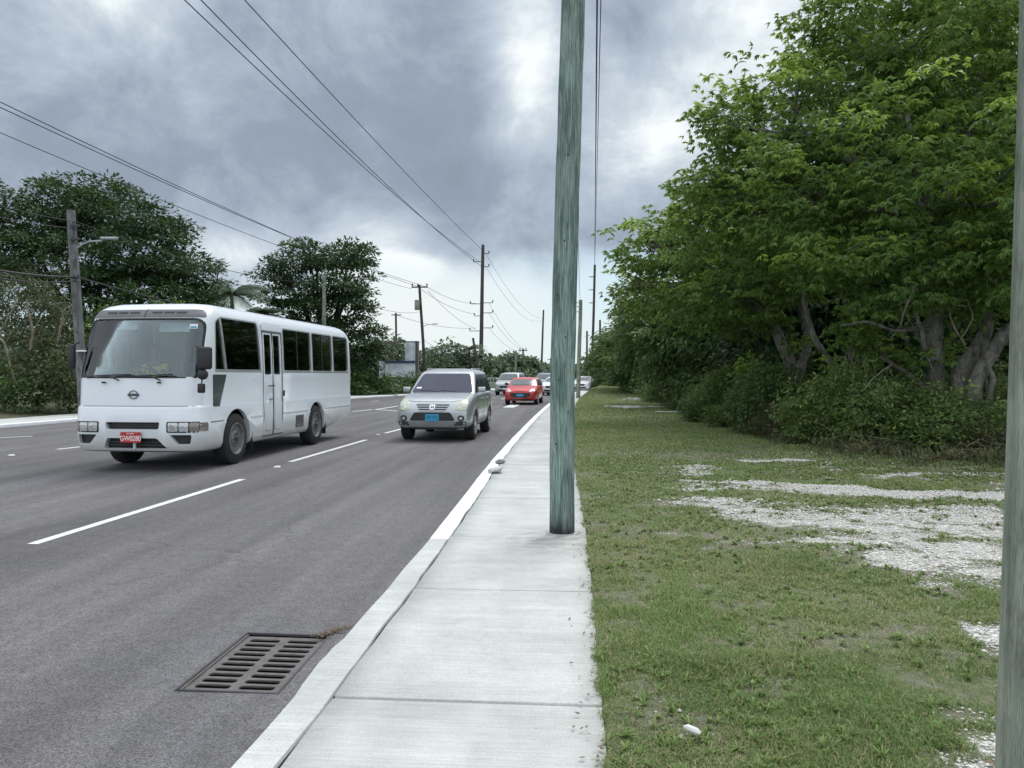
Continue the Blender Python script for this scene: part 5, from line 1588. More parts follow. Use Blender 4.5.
wire(W(77, 222, 29), W(324, 283, 56), .6, .016, 'thin cable from the left leaning pole across the broad tree')
wire(W(77, 229, 29), W(324, 289, 56), .9, .016, 'second thin cable from the left leaning pole across the tree')
wire(W(77, 277, 29), W(324, 322, 56), .5, .038, 'thick black cable bundle running right from the leaning pole behind the minibus')
wire(W(324, 322, 56), W(421, 342, 88), .8, .03, 'cable bundle low between the plain pale pole and the transformer pole')
wire(W(324, 283, 56), W(419, 312, 88), .8, .016, 'thin cable from the plain pale pole to the transformer can')
for a, c, s_, lab in (((427, 287, 88), (476, 303.5, 120), .5, 'wire from the crossarm to the upper left bracket of the tallest pole'),
                  ((419, 288, 88), (476, 314, 120), .6, 'wire from the crossarm to the middle left bracket of the tallest pole'),
                  ((428, 291, 88), (476, 329, 120), .6, 'wire from the crossarm to the lowest left bracket of the tallest pole'),
                  ((396, 315, 100), (476, 328, 120), .6, 'wire from the small crossarm behind the ruin to the tallest pole'),
                  ((486, 254, 120), (542, 318, 230), 2.6, 'upper long sagging wire between the two tallest far poles'),
                  ((486, 267, 120), (542, 320, 230), 3.2, 'lower long sagging wire between the two tallest far poles'),
                  ((489, 313, 120), (523, 350, 172), 1.0, 'wire dropping from the tallest pole to the far double crossarm'),
                  ((489, 303, 120), (525, 350, 172), 1.0, 'upper wire dropping from the tallest pole to the far double crossarm'),
                  ((489, 328, 120), (521, 351, 172), 1.0, 'lowest wire dropping from the tallest pole to the far double crossarm'),
                  ((424, 340, 88), (474, 345, 108), 1.2, 'low cable from the transformer pole to the broken leaning pole')):
    wire(W(*a), W(*c), s_, .022, lab)
wire(W(594.5, 266, 90), W(596.5, 0, 17), .5, .020, 'left one of the two wires rising straight up right of the near pole', .5)
wire(W(594.5, 270, 90), W(600, 0, 17), .5, .011, 'right one of the two wires rising straight up right of the near pole', .5)
wire(W(596.5, 0, 17), W(594.5, 277, 90), .7, .014, 'faint third wire beside the two rising right of the near pole')
wire(W(580, 303, 50), W(577, 200, 24), .3, .010, 'thin wire close along the right side of the near green pole', .9)

# ruined two-storey masonry by the far kerb
ru = empty('ruined_building', W(400, 0, 72), 0, 'roofless ruined building with white walls and a dark blue band left of the transformer pole', 'building')
ru.location.z = 0.1; rb = Vector(ru.location)
def rp(px, py, d=72): return W(px, py, d) - rb
def wall_(name, x0, x1, y0, y1, mat, d=72, thick=.25, parent=ru):
    a = rp(x0, y1, d); c = rp(x1, y0, d)
    b = MB(); b.box(((a.x + c.x) / 2, (a.y + c.y) / 2 + thick / 2, (a.z + c.z) / 2), (abs(c.x - a.x), thick, abs(c.z - a.z)), bevel=.01, seg=1)
    return b.build(name, M[mat], parent)
wall_('wall', 385, 415, 363, 391, 'wallwhite')
wall_('blue_band', 384.5, 415.5, 360.8, 363, 'wallblue', 71.9, .45)
wall_('column', 384.5, 393.5, 342.5, 360.8, 'wallbrown', 72.0, .8)
wall_('column', 405, 414.5, 342.5, 360.8, 'wallwhite', 72.0, .5)
wall_('beam', 384, 415.5, 341.2, 342.5, 'wallbrown', 72.2, .3)
wall_('side_wall', 379, 384, 361, 391, 'wallwhite', 76, .25)
wall_('corner_pier', 415, 418, 341, 391, 'wallbrown', 72.4, .6)
# pale road-side railing far behind the red car
rl = empty('railing', W(492, 0, 92), 0, 'low pale green railing at the far kerb behind the red hatchback', 'railing'); rl.location.z = .1; rb = Vector(rl.location)
b = MB()
A = W(484, 380, 84) - rb; C = W(520, 379, 112) - rb
for dz in (1.15, .6): b.tube([(A.x, A.y, dz), (C.x, C.y, dz)], .05, 6)
b.build('rail', M['galv'], rl)
for k in range(15):
    p = A.lerp(C, k / 14); b = MB(); b.box((p.x, p.y, .6), (.12, .12, 1.2)); b.build('post', M['galv'], rl)
b = MB(); p = (A + C) / 2; d = (C - A); b.box((p.x, p.y, .42), (d.length, .03, .5), Matrix.Rotation(math.atan2(d.y, d.x), 4, 'Z')); b.build('panel', M['greypole'], rl)
# ------------------------------------------------------------------ trees and shrubs
def leaf_mesh(name, C_, O_, S_, k, ll, lw, flat=.45, droop=.5, fresh_p=.1, seed=0, tintc=None, mat=None, star=1.0, fan=0):
    """C_ cluster centres, O_ outward directions, S_ cluster radii; k kite leaves in each"""
    r = np.random.default_rng(seed); n = len(C_)
    C_ = np.asarray(C_, float); O_ = np.asarray(O_, float); S_ = np.asarray(S_, float)
    u = r.normal(0, 1, (n, k, 3)); u /= np.linalg.norm(u, axis=2, keepdims=True)
    u *= r.random((n, k, 1)) ** .45
    off = u * S_[:, None, None]; off[..., 2] *= flat
    off[..., 2] -= (off[..., 0] ** 2 + off[..., 1] ** 2) / (S_[:, None] * 1.6) * .5      # umbrella shape
    base = C_[:, None] + off
    d = u * star; d[..., 2] *= .3
    d = d + O_[:, None] * .35 + r.normal(0, .32, (n, k, 3)); d[..., 2] -= droop
    if fan:      # every spray is a fan of leaflets from one stalk
        d /= np.linalg.norm(d, axis=2, keepdims=True) + 1e-9
        base = base[:, ::fan]; d0 = d[:, ::fan]; ns = base.shape[1]; k = ns * fan
        upv = r.normal(0, .25, d0.shape); upv[..., 2] += 1
        s0 = np.cross(d0, upv); s0 /= np.linalg.norm(s0, axis=2, keepdims=True) + 1e-9
        ang = np.linspace(-1.25, 1.25, fan)[None, None, :, None] + r.normal(0, .12, (n, ns, fan, 1))
        d = (d0[:, :, None] * np.cos(ang) + s0[:, :, None] * np.sin(ang))
        d[..., 2] -= .30 * np.abs(ang[..., 0])
        base = np.broadcast_to(base[:, :, None], d.shape).reshape(n, k, 3); d = d.reshape(n, k, 3)
    d /= np.linalg.norm(d, axis=2, keepdims=True) + 1e-9
    up = r.normal(0, .45, (n, k, 3)); up[..., 2] += 1
    sd = np.cross(d, up); sd /= np.linalg.norm(sd, axis=2, keepdims=True) + 1e-9
    nn = np.cross(sd, d)
    L = ll * r.uniform(.65, 1.3, (n, k, 1)); Wd = lw * r.uniform(.7, 1.3, (n, k, 1))
    P = np.stack([base, base + d * L * .45 + sd * Wd * .5 + nn * L * .06, base + d * L - nn * L * .1, base + d * L * .45 - sd * Wd * .5 + nn * L * .06], 2)
    V = P.reshape(-1, 3); Q = np.arange(n * k * 4).reshape(-1, 4)
    tc = r.random(n) if tintc is None else tintc
    tint = np.clip(tc[:, None] * .75 + r.normal(0, .16, (n, k)) + .1, 0, 1)
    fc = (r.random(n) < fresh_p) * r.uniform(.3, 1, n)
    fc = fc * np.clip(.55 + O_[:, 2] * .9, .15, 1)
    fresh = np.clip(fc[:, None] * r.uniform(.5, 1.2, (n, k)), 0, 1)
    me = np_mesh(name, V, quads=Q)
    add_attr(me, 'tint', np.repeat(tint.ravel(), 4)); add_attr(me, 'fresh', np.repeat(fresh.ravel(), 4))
    return me
def lump_clusters(lumps, dens, size, seed, inner=.25, ragged=.28, zmin=.25):
    """clusters spread through the outer part of lumpy ellipsoids"""
    r = np.random.default_rng(seed); CC = []; OO = []; SS = []
    for c, rad in lumps:
        c = np.array(c); rad = np.array(rad)
        area = 4 * math.pi * ((rad[0] * rad[1]) ** 1.6 / 3 + (rad[0] * rad[2]) ** 1.6 / 3 + (rad[1] * rad[2]) ** 1.6 / 3) ** (1 / 1.6)
        n = max(8, int(area * dens))
        d = r.normal(0, 1, (n, 3)); d /= np.linalg.norm(d, axis=1, keepdims=True)
        ph = r.uniform(0, 6.28, 6)
        bump = 1 + ragged * .6 * (np.sin(d[:, 0] * 4 + ph[0]) * np.sin(d[:, 1] * 4 + ph[1]) + np.sin(d[:, 2] * 6 + ph[2]) * .6) + ragged * .45 * r.normal(0, .5, n)
        f = np.where(r.random(n) < inner, r.uniform(.3, .8, n), r.uniform(.8, 1.02, n)) * bump
        p = c + d * rad * f[:, None]
        o = d / rad; o /= np.linalg.norm(o, axis=1, keepdims=True)
        ok = p[:, 2] > zmin
        CC.append(p[ok]); OO.append(o[ok]); SS.append(size * r.uniform(.65, 1.35, ok.sum()))
    return np.concatenate(CC), np.concatenate(OO), np.concatenate(SS)
def limb(parent, pts, r0, r1, mat, name='branch', n=9, seed=0, sub=5, wob=.06):
    rr = random.Random(seed); P = [Vector(p) for p in pts]; out = []; rad = []
    segs = len(P) - 1
    for i in range(segs):
        for q in range(sub):
            t_ = q / sub
            a = P[max(i - 1, 0)]; b_ = P[i]; c = P[i + 1]; d = P[min(i + 2, segs)]
            v = .5 * ((2 * b_) + (-a + c) * t_ + (2 * a - 5 * b_ + 4 * c - d) * t_ ** 2 + (-a + 3 * b_ - 3 * c + d) * t_ ** 3)
            L = (c - b_).length
            if out: v = v + Vector((rr.gauss(0, wob), rr.gauss(0, wob), rr.gauss(0, wob * .5))) * min(L * .25, .5)
            out.append(v)
    out.append(P[-1])
    m = len(out)
    for i in range(m): rad.append((r0 + (r1 - r0) * (i / (m - 1)) ** .8) * rr.uniform(.93, 1.07))
    b = MB(); b.tube(out, rad, n, jitter=.05)
    return b.build(name, M[mat], parent, 60)
def Lp(px, py, zc, rx, rz, ry=None):
    """lump from its picture position, depth and apparent radii"""
    c = W(px, py, zc); a = rx / F * zc; e = rz / F * zc
    return (tuple(c), (a, ry if ry else a * .9, e))
def tree(name, label, base, lumps, leaf, dens, size, k, ll, lw, flat, droop, fresh, seed, trunk_r=.2, bark='bark', group=None, cat='tree', inner=.25, ragged=.28, trunk_pts=None, sub_br=3, branches=True, zmin=.25, star=1.0, fan=0):
    base = Vector(base)
    root = empty(name, base, 0, label, cat, group)
    loc = lambda p: Vector(p) - base
    rr = random.Random(seed)
    cen = sum((Vector(l[0]) for l in lumps), Vector()) / len(lumps)
    low = min(l[0][2] - l[1][2] * .4 for l in lumps)
    fork = Vector((base.x * .5 + cen.x * .5, base.y * .5 + cen.y * .5, max(base.z + .6, min(low, base.z + (cen.z - base.z) * .6))))
    if trunk_pts is None: trunk_pts = [base, base.lerp(fork, .5) + Vector((rr.uniform(-.2, .2), rr.uniform(-.2, .2), 0)), fork]
    if trunk_pts: limb(root, [loc(p) for p in trunk_pts], trunk_r, trunk_r * .75, bark, 'trunk', 12, seed)
    fk = loc(trunk_pts[-1]) if trunk_pts else loc(fork)
    if branches:
        for i, (c, rad) in enumerate(lumps):
            c = loc(c); mid = fk.lerp(c, .5) + Vector((rr.uniform(-.3, .3), rr.uniform(-.3, .3), .25 * (c - fk).length * .3))
            limb(root, [fk, mid, c], trunk_r * .55, trunk_r * .2, bark, 'branch', 7, seed + i)
            for j in range(sub_br):
                d = Vector((rr.gauss(0, 1), rr.gauss(0, 1), rr.gauss(.3, .6))).normalized()
                e = c + Vector((d.x * rad[0], d.y * rad[1], d.z * rad[2])) * .85
                s_ = fk.lerp(c, rr.uniform(.5, .9)); 
                s_ = mid.lerp(c, rr.uniform(.2, .8))
                limb(root, [s_, s_.lerp(e, .5) + Vector((0, 0, .15)), e], trunk_r * .22, trunk_r * .06, bark, 'branch', 5, seed * 7 + j, 4)
    C_, O_, S_ = lump_clusters(lumps, dens, size, seed, inner, ragged, zmin)
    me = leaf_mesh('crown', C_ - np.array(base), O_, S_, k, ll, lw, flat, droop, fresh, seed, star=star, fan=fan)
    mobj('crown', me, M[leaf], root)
    return root, len(C_) * k
TOT = 0
def T_(*a, **kw):
    global TOT
    r_, n_ = tree(*a, **kw); TOT += n_; return r_
def gb(px, zc, z=.1):
    v = W(px, 0, zc); v.z = z; return v

# --- right woodland
g = 'trees of the woodland on the right'
A0 = gb(940, 16.0); 
t1 = T_('spreading_tree', 'large spreading tree with drooping feathery leaves over the forked grey trunks at the right', A0,
   [Lp(930, 175, 16, 135, 95, 2.8), Lp(985, 50, 17, 120, 95, 3), Lp(880, 55, 18, 95, 85, 2.8), Lp(830, 190, 17, 95, 75, 2.4), Lp(775, 125, 18, 62, 60, 2), Lp(755, 215, 18.5, 75, 55, 2.2), Lp(728, 125, 18.5, 34, 36, 1.2),
    Lp(1020, 205, 14, 80, 65, 1.6), Lp(890, 262, 15.2, 85, 36, 1.5), Lp(1000, 270, 14.6, 55, 38, 1.2), Lp(835, 20, 19, 40, 45, 1.6), Lp(700, 200, 19, 36, 32, 1.4), Lp(1080, 100, 16, 110, 90, 2)],
   'leaf_near', 3.2, .46, 112, .135, .048, .32, .42, .32, 1, .18, 'bark', g, trunk_pts=[A0, W(935, 376, 16), W(934, 331, 16), W(937, 283, 16), W(930, 220, 16.2)], inner=.22, ragged=.48, fan=7)
limb(t1, [gb(955, 15.6) - A0, W(960, 388, 15.6) - A0, W(962, 368, 15.6) - A0, W(982, 340, 15.7) - A0, W(987, 310, 15.8) - A0, W(990, 250, 16) - A0], .185, .13, 'bark', 'trunk', 12, 3)
limb(t1, [gb(968, 15.2) - A0, W(973, 400, 15.2) - A0, W(978, 378, 15.2) - A0, W(1004, 335, 15.2) - A0, W(1050, 290, 15.4) - A0], .165, .12, 'bark', 'trunk', 12, 4)
limb(t1, [W(934, 330, 16) - A0, W(915, 329, 15.8) - A0, W(893, 331, 15.5) - A0, W(868, 322, 15.3) - A0, W(840, 326, 15.3) - A0], .075, .015, 'bark', 'branch', 8, 5)
limb(t1, [W(905, 308, 15) - A0, W(911, 295, 15) - A0, W(917, 283, 15) - A0], .022, .03, 'twig', 'branch', 6, 6)
limb(t1, [W(900, 325, 15) - A0, W(905, 308, 15) - A0], .018, .02, 'twig', 'branch', 6, 6)
limb(t1, [W(925, 350, 15.6) - A0, W(918, 320, 15.5) - A0, W(910, 300, 15.6) - A0], .05, .035, 'bark', 'branch', 7, 7)
limb(t1, [gb(988, 15) - A0, W(990, 398, 15) - A0, W(993, 378, 15) - A0, W(987, 365, 15) - A0], .07, .04, 'bark', 'branch', 7, 8)
limb(t1, [W(965, 345, 15.4) - A0, W(953, 325, 15.3) - A0, W(948, 305, 15.3) - A0], .025, .02, 'twig', 'branch', 6, 9)
limb(t1, [W(960, 340, 15.3) - A0, W(972, 318, 15.2) - A0, W(966, 300, 15.2) - A0], .02, .015, 'twig', 'branch', 6, 10)
A1 = gb(795, 22)
t2 = T_('spreading_tree', 'middle woodland tree with pale slanting trunks, its crown reaching out left over the verge', A1,
   [Lp(705, 238, 24, 62, 40, 2.2), Lp(652, 243, 25, 40, 24, 1.5), Lp(760, 275, 22, 65, 45, 2.2), Lp(668, 288, 26, 50, 36, 2), Lp(730, 300, 23, 60, 36, 2), Lp(800, 250, 21, 60, 40, 2), Lp(740, 200, 24, 40, 30, 1.6)],
   'leaf_near', 2.5, .52, 91, .165, .058, .32, .4, .28, 2, .20, 'bark', g, trunk_pts=[A1, W(792, 372, 22), W(785, 350, 22), W(770, 320, 22.3)], inner=.22, ragged=.48, fan=7)
limb(t2, [gb(795, 21.5) - A1, W(797, 385, 21.5) - A1, W(803, 360, 21.5) - A1, W(808, 340, 21.5) - A1, W(800, 300, 21.8) - A1], .15, .10, 'bark', 'trunk', 10, 3)
limb(t2, [gb(852, 19.5) - A1, W(845, 385, 19.5) - A1, W(830, 362, 19.5) - A1, W(814, 337, 19.5) - A1, W(806, 310, 19.8) - A1, W(800, 270, 20) - A1], .10, .05, 'bark', 'trunk', 8, 4)
limb(t2, [gb(853, 19) - A1, W(853, 385, 19) - A1, W(850, 355, 19) - A1, W(853, 330, 19) - A1, W(856, 290, 19.4) - A1], .06, .04, 'bark', 'trunk', 8, 4)
limb(t2, [gb(872, 19) - A1, W(868, 380, 19) - A1, W(862, 355, 19) - A1, W(855, 330, 19.4) - A1, W(840, 290, 19.6) - A1], .05, .035, 'bark', 'trunk', 8, 6)
A2 = gb(700, 33)
T_('bushy_tree', 'dense dark green tree behind the bushes left of the pale slanting trunks', A2,
   [Lp(665, 318, 36, 45, 38, 2.6), Lp(705, 325, 32, 50, 42, 2.4), Lp(643, 300, 37, 28, 22, 1.6), Lp(740, 320, 31, 45, 45, 2.4), Lp(675, 345, 34, 40, 30, 2), Lp(640, 340, 38, 26, 30, 1.6)],
   'leaf_mid', 2.4, .55, 34, .30, .10, .5, .4, .06, 3, .2, 'barkdark', g, ragged=.3)
A3 = gb(640, 54)
T_('bushy_tree', 'farther rounded tree of the woodland edge, just right of the dark bracketed pole', A3,
   [Lp(632, 335, 54, 22, 24, 2), Lp(618, 348, 56, 20, 24, 2), Lp(650, 335, 50, 24, 30, 2), Lp(628, 365, 52, 24, 18, 2)],
   'leaf_mid', 2.0, .62, 30, .36, .13, .5, .4, .05, 4, .2, 'barkdark', g, ragged=.3)
A4 = gb(606, 78)
T_('bushy_tree', 'farthest low tree at the left end of the woodland by the road bend', A4,
   [Lp(604, 352, 78, 12, 18, 2), Lp(598, 366, 80, 12, 14, 2), Lp(612, 362, 75, 14, 20, 2)],
   'leaf_mid', 1.6, .8, 26, .45, .18, .5, .4, .05, 5, .2, 'barkdark', g, ragged=.3)
for i, (px, zc, lumps, lab) in enumerate((
    (870, 27, [Lp(870, 140, 27, 110, 110, 4), Lp(820, 240, 27, 90, 80, 3.5), Lp(860, 300, 26, 90, 70, 3), Lp(780, 320, 26, 60, 55, 2.5)], 'tall dark tree standing behind the leaning trunks in the middle of the wood'),
    (990, 25, [Lp(990, 120, 26, 140, 130, 4), Lp(950, 280, 24, 80, 80, 3), Lp(1040, 280, 24, 90, 90, 3), Lp(910, 340, 23, 60, 45, 2.4)], 'tall dark tree filling the gap behind the forked grey trunks'),
    (750, 36, [Lp(770, 210, 34, 70, 60, 3.5), Lp(740, 290, 35, 70, 60, 3.5), Lp(800, 330, 33, 70, 50, 3), Lp(720, 340, 34, 50, 40, 2.6)], 'dark tree behind the middle crown, seen through its gaps'))):
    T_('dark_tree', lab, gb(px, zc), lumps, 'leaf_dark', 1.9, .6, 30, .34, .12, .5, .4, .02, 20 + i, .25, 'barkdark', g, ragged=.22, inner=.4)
# understorey: shrub copies share two meshes
def shrub_mesh(seed, leaf_l, leaf_w, k, dens, size, fr, droop=.3):
    lumps = [((0, 0, .75), (1.0, .9, .7)), ((.55, -.15, .5), (.6, .6, .5)), ((-.6, .1, .55), (.6, .6, .5)), ((.1, -.4, .35), (.8, .6, .4))]
    C_, O_, S_ = lump_clusters(lumps, dens, size, seed, .3, .4, .05)
    return leaf_mesh('foliage', C_, O_, S_, k, leaf_l, leaf_w, .6, droop, fr, seed)
def stems_mesh(seed, n=9, h=1.2, r=.014):
    rr = random.Random(seed); b = MB()
    for i in range(n):
        a = rr.uniform(0, 6.28); q = rr.uniform(.3, 1.0)
        b.tube([(rr.uniform(-.15, .15), rr.uniform(-.15, .15), 0), (math.cos(a) * q * .5, math.sin(a) * q * .5, h * .55), (math.cos(a) * q, math.sin(a) * q, h * rr.uniform(.7, 1.15))], [r, r * .7, r * .3], 5)
    return b.mesh('stems', 60)
SHR = [shrub_mesh(31, .10, .045, 30, 17, .22, .10), shrub_mesh(32, .13, .05, 26, 13, .26, .05), shrub_mesh(33, .09, .022, 30, 17, .22, .10, -.2)]
STM = [stems_mesh(1), stems_mesh(2, 12, 1.4)]
SM = ['leaf_under', 'leaf_mid', 'leaf_olive']
for me_, mt in zip(SHR, SM): me_.materials.append(M[mt])
STM[0].materials.append(M['twig']); STM[1].materials.append(M['barkdark'])
def shrub(px, zc, sx, sz, kind, lab, grp, rz, name='shrub', leaf=None, stem=0):
    root = empty(name, gb(px, zc, .08), rz, lab, 'shrub', grp)
    a = link(bpy.data.objects.new('foliage', SHR[kind]), root); a.scale = (sx, sx, sz)
    c = link(bpy.data.objects.new('stems', STM[stem]), root); c.scale = (sx, sx, sz)
    return root
rr = random.Random(4)
gs = 'bushes of the tangled strip below the right-hand trees'
front = [(1035, 13.6), (1003, 13.9), (972, 14.1), (940, 14.5), (908, 14.7), (876, 15.2), (846, 15.9), (818, 16.8), (790, 18.0), (765, 19.4), (742, 21.2), (722, 23.5), (706, 26.5), (692, 33), (676, 42), (660, 53), (645, 62), (628, 68), (612, 76)]
for i, (px, zc) in enumerate(front):
    s_ = rr.uniform(.7, 1.2) * (1 + max(0, zc - 20) * .022)
    k = 2 if i in (2, 8, 13) else rr.choice((0, 0, 1))
    lab = 'grey olive weedy bush at the front of the tangled strip below the right-hand trees' if k == 2 else 'green leafy bush at the front of the tangled strip below the right-hand trees'
    shrub(px + rr.uniform(-6, 6), zc + rr.uniform(-.2, .7), s_ * .95, s_ * rr.uniform(.5, 1.25), k, lab, gs + (' (olive)' if k == 2 else ''), rr.uniform(0, 6), stem=0)
for i, (px, zc) in enumerate([(1020, 15.6), (985, 16.8), (955, 17.2), (915, 16.9), (880, 17.6), (850, 18.6), (822, 19.5), (795, 21), (772, 23), (750, 25), (728, 28), (708, 32), (690, 38), (668, 45), (648, 54), (628, 66)]):
    s_ = rr.uniform(1.0, 1.5) * (1 + max(0, zc - 20) * .016)
    shrub(px, zc, s_, s_ * rr.uniform(.85, 1.05), rr.choice((0, 1)), 'taller dark bush in the second row, between the front bushes and the tree trunks', gs + ' (second row)', rr.uniform(0, 6), stem=1)
for i in range(16):
    px = 1040 - i * 22; zc = 20.5 + i * .75
    shrub(px, zc + rr.uniform(0, 2), 1.7, 1.9, 1, 'tall shadowy bush filling the dark behind the trunks of the right-hand trees', gs + ' (shade)', rr.uniform(0, 6), stem=1)
# low weeds and dry stalks along the foot of the bushes: uncountable
C_ = []; O_ = []; S_ = []; r_ = np.random.default_rng(9)
fx = np.array([f[0] for f in front][::-1]); fz = np.array([f[1] for f in front][::-1])
for i in range(2600):
    px = r_.uniform(606, 1030); zc = np.interp(px, fx, fz) - r_.exponential(.55) - .15 + r_.uniform(0, .9)
    v = W(px, 0, float(zc)); C_.append((v.x, v.y, .10 + r_.uniform(0, .22))); O_.append((0, 0, 1)); S_.append(r_.uniform(.08, .2) * (1 + max(0, zc - 18) * .02))
me = leaf_mesh('weeds', C_, O_, S_, 26, .10, .022, .7, -.25, .3, 10, star=.8); mobj_ = mobj('weeds', me, M['leaf_olive'])
tag(mobj_, 'low straggly weeds along the foot of the bushes on the right', 'weeds', kind='stuff')
b = MB()
for i in range(360):
    px = r_.uniform(720, 1025); zc = float(np.interp(px, fx, fz)) - r_.uniform(-.3, .75); v = W(px, 0, zc); v.z = r_.uniform(.12, .5)
    a = r_.uniform(0, 6.28); L_ = r_.uniform(.25, .9); e = v + Vector((math.cos(a) * L_, math.sin(a) * L_ * .5, r_.uniform(-.1, .5) * L_)); e.z = max(e.z, .12)
    b.tube([v, v.lerp(e, .5) + Vector((0, 0, r_.uniform(0, .12))), e], [.010, .008, .004], 4)
tag(b.build('dead_stalks', M['twig']), 'pale dead stalks tangled through the front of the bushes on the right', 'dead stalks', kind='stuff')
for i in range(14):
    px = rr.uniform(735, 990); zc = float(np.interp(px, fx, fz)) + rr.uniform(.8, 2.2); b0 = gb(px, zc)
    sp = empty('sapling', b0, 0, 'thin pale leaning sapling stem among the bushes below the right-hand trees', 'sapling', 'thin sapling stems below the right-hand trees')
    h = rr.uniform(1.8, 3.2); a = rr.uniform(-.9, .9)
    limb(sp, [(0, 0, 0), (a * .4, .1, h * .5), (a * 1.1, .2, h)], rr.uniform(.02, .035), .01, 'bark', 'stem', 6, i)
    C2, O2, S2 = lump_clusters([((a * 1.1, .2, h), (.5, .5, .35))], 5, .3, i, .3, .4, .1)
    mobj('foliage', leaf_mesh('foliage', C2, O2, S2, 35, .13, .05, .4, .4, .4, i, fan=7), M['leaf_near'], sp)
fb = empty('fallen_trunk', W(916, 385, 15.2), 0, 'grey fallen trunk slanting down through the bushes left of the forked trunks', 'fallen trunk')
limb(fb, [W(880, 357, 15.9) - fb.location, W(893, 364, 15.6) - fb.location, W(916, 380, 15.2) - fb.location, W(945, 404, 14.6) - fb.location, W(952, 414, 14.5) - fb.location], .03, .075, 'barkdark', 'stem', 9, 2)
limb(fb, [W(893, 364, 15.6) - fb.location, W(880, 372, 15.2) - fb.location, W(862, 392, 14.9) - fb.location], .018, .008, 'twig', 'branch', 6, 3)

# tuft of grass on the gravel
# --- left side
gl = 'trees beyond the far side of the road'
T_('broad_leaf_tree', 'huge dark broad-leaved tree rising above and left of the minibus', gb(70, 46),
   [Lp(15, 222, 46, 50, 32, 3.5), Lp(70, 206, 46, 42, 26, 3.2), Lp(112, 212, 46, 34, 26, 3), Lp(150, 225, 45, 34, 20, 3), Lp(60, 262, 45, 85, 38, 4), Lp(150, 258, 44, 50, 28, 3), Lp(190, 270, 44, 26, 20, 2.2), Lp(130, 298, 43, 75, 34, 3.5), Lp(203, 300, 45, 24, 14, 1.8), Lp(-40, 230, 46, 60, 50, 3), Lp(195, 325, 44, 45, 26, 2.5), Lp(100, 345, 44, 80, 35, 3)],
   'leaf_dark', .85, .95, 74, .27, .13, .26, .15, .07, 41, .38, 'barkdark', gl, ragged=.42, inner=.15, star=1.3)
T_('broad_leaf_tree', 'round topped broad-leaved tree with sky showing through, behind the rear of the minibus', gb(318, 61),
   [Lp(318, 258, 60, 40, 17, 3), Lp(350, 256, 60, 26, 12, 2), Lp(280, 270, 60, 20, 14, 2), Lp(350, 285, 59, 28, 22, 3), Lp(300, 292, 60, 30, 18, 3), Lp(325, 318, 60, 40, 26, 3.5), Lp(355, 330, 59, 24, 26, 2.5), Lp(300, 345, 60, 38, 22, 3), Lp(372, 345, 60, 14, 16, 1.6), Lp(345, 362, 60, 30, 16, 3)],
   'leaf_dark', .70, 1.0, 64, .32, .155, .26, .1, .06, 42, .38, 'barkdark', gl, ragged=.45, inner=.15, star=1.3)
T_('scrub_tree', 'dry olive scrub tree at the left picture edge, behind the far pavement', gb(10, 32.5),
   [Lp(8, 305, 32.5, 42, 36, 2), Lp(50, 300, 33, 26, 30, 1.6), Lp(-30, 300, 32, 40, 40, 2), Lp(30, 345, 31.5, 42, 34, 1.6), Lp(62, 340, 32.5, 20, 34, 1.4)],
   'leaf_scrub', 2.6, .42, 34, .15, .065, .6, .2, .05, 43, .10, 'twig', gl, ragged=.4, inner=.4, cat='scrub tree')
gl2 = 'low bushes along the far pavement at the left'
def vbush(lab, px, zc, lumps, leaf, seed, grp, dens=3.0, size=.42, k=26, ll=.17, lw=.10, fresh=.1):
    return T_('bush', lab, gb(px, zc), lumps, leaf, dens, size, k, ll, lw, .6, .2, fresh, seed, .05, 'twig', grp, 'bush', .35, .35, None, 1, True, .1)
vbush('dark green bush at the left edge directly behind the far pavement', 5, 30, [Lp(-5, 385, 29.8, 40, 26, 1), Lp(25, 392, 29.6, 26, 20, .9)], 'leaf_mid', 51, gl2)
vbush('dull green bush between the left edge and the leaning grey pole', 55, 30, [Lp(55, 378, 30, 28, 34, 1), Lp(78, 385, 30.4, 16, 28, .9), Lp(38, 365, 30.4, 24, 24, 1)], 'leaf_scrub', 52, gl2)
vbush('bush hidden mostly behind the minibus, seen by its left corner', 105, 33, [Lp(110, 360, 33, 40, 45, 1.5), Lp(150, 340, 34, 50, 50, 1.6)], 'leaf_mid', 53, gl2, 2.0)
vbush('tall bush seen only through the minibus windows', 215, 38, [Lp(205, 350, 38, 45, 34, 1.6), Lp(250, 355, 40, 40, 30, 1.6), Lp(290, 358, 42, 36, 28, 1.6)], 'leaf_mid', 54, gl2, 2.0)
for i, (px, y, zc, rx, rz, lab) in enumerate(((352, 386, 58, 16, 12, 'bright green vine mound touching the rear corner of the minibus'), (376, 386, 60, 18, 13, 'vine mound left below the ruined wall'),
      (398, 388, 63, 16, 12, 'vine mound in front of the ruined wall'), (416, 386, 66, 12, 12, 'vine mound below the transformer pole, by the silver off-roader'))):
    vbush(lab, px, zc, [Lp(px, y, zc, rx, rz, 1.3), Lp(px + 7, y + 3, zc - .8, rx * .7, rz * .7, 1), Lp(px - 8, y + 4, zc - .6, rx * .7, rz * .7, 1)], 'leaf_vine', 60 + i, 'vine mounds by the far kerb', 2.2, .5, 26, .26, .17, .2)
gf = 'far trees where the road bends'
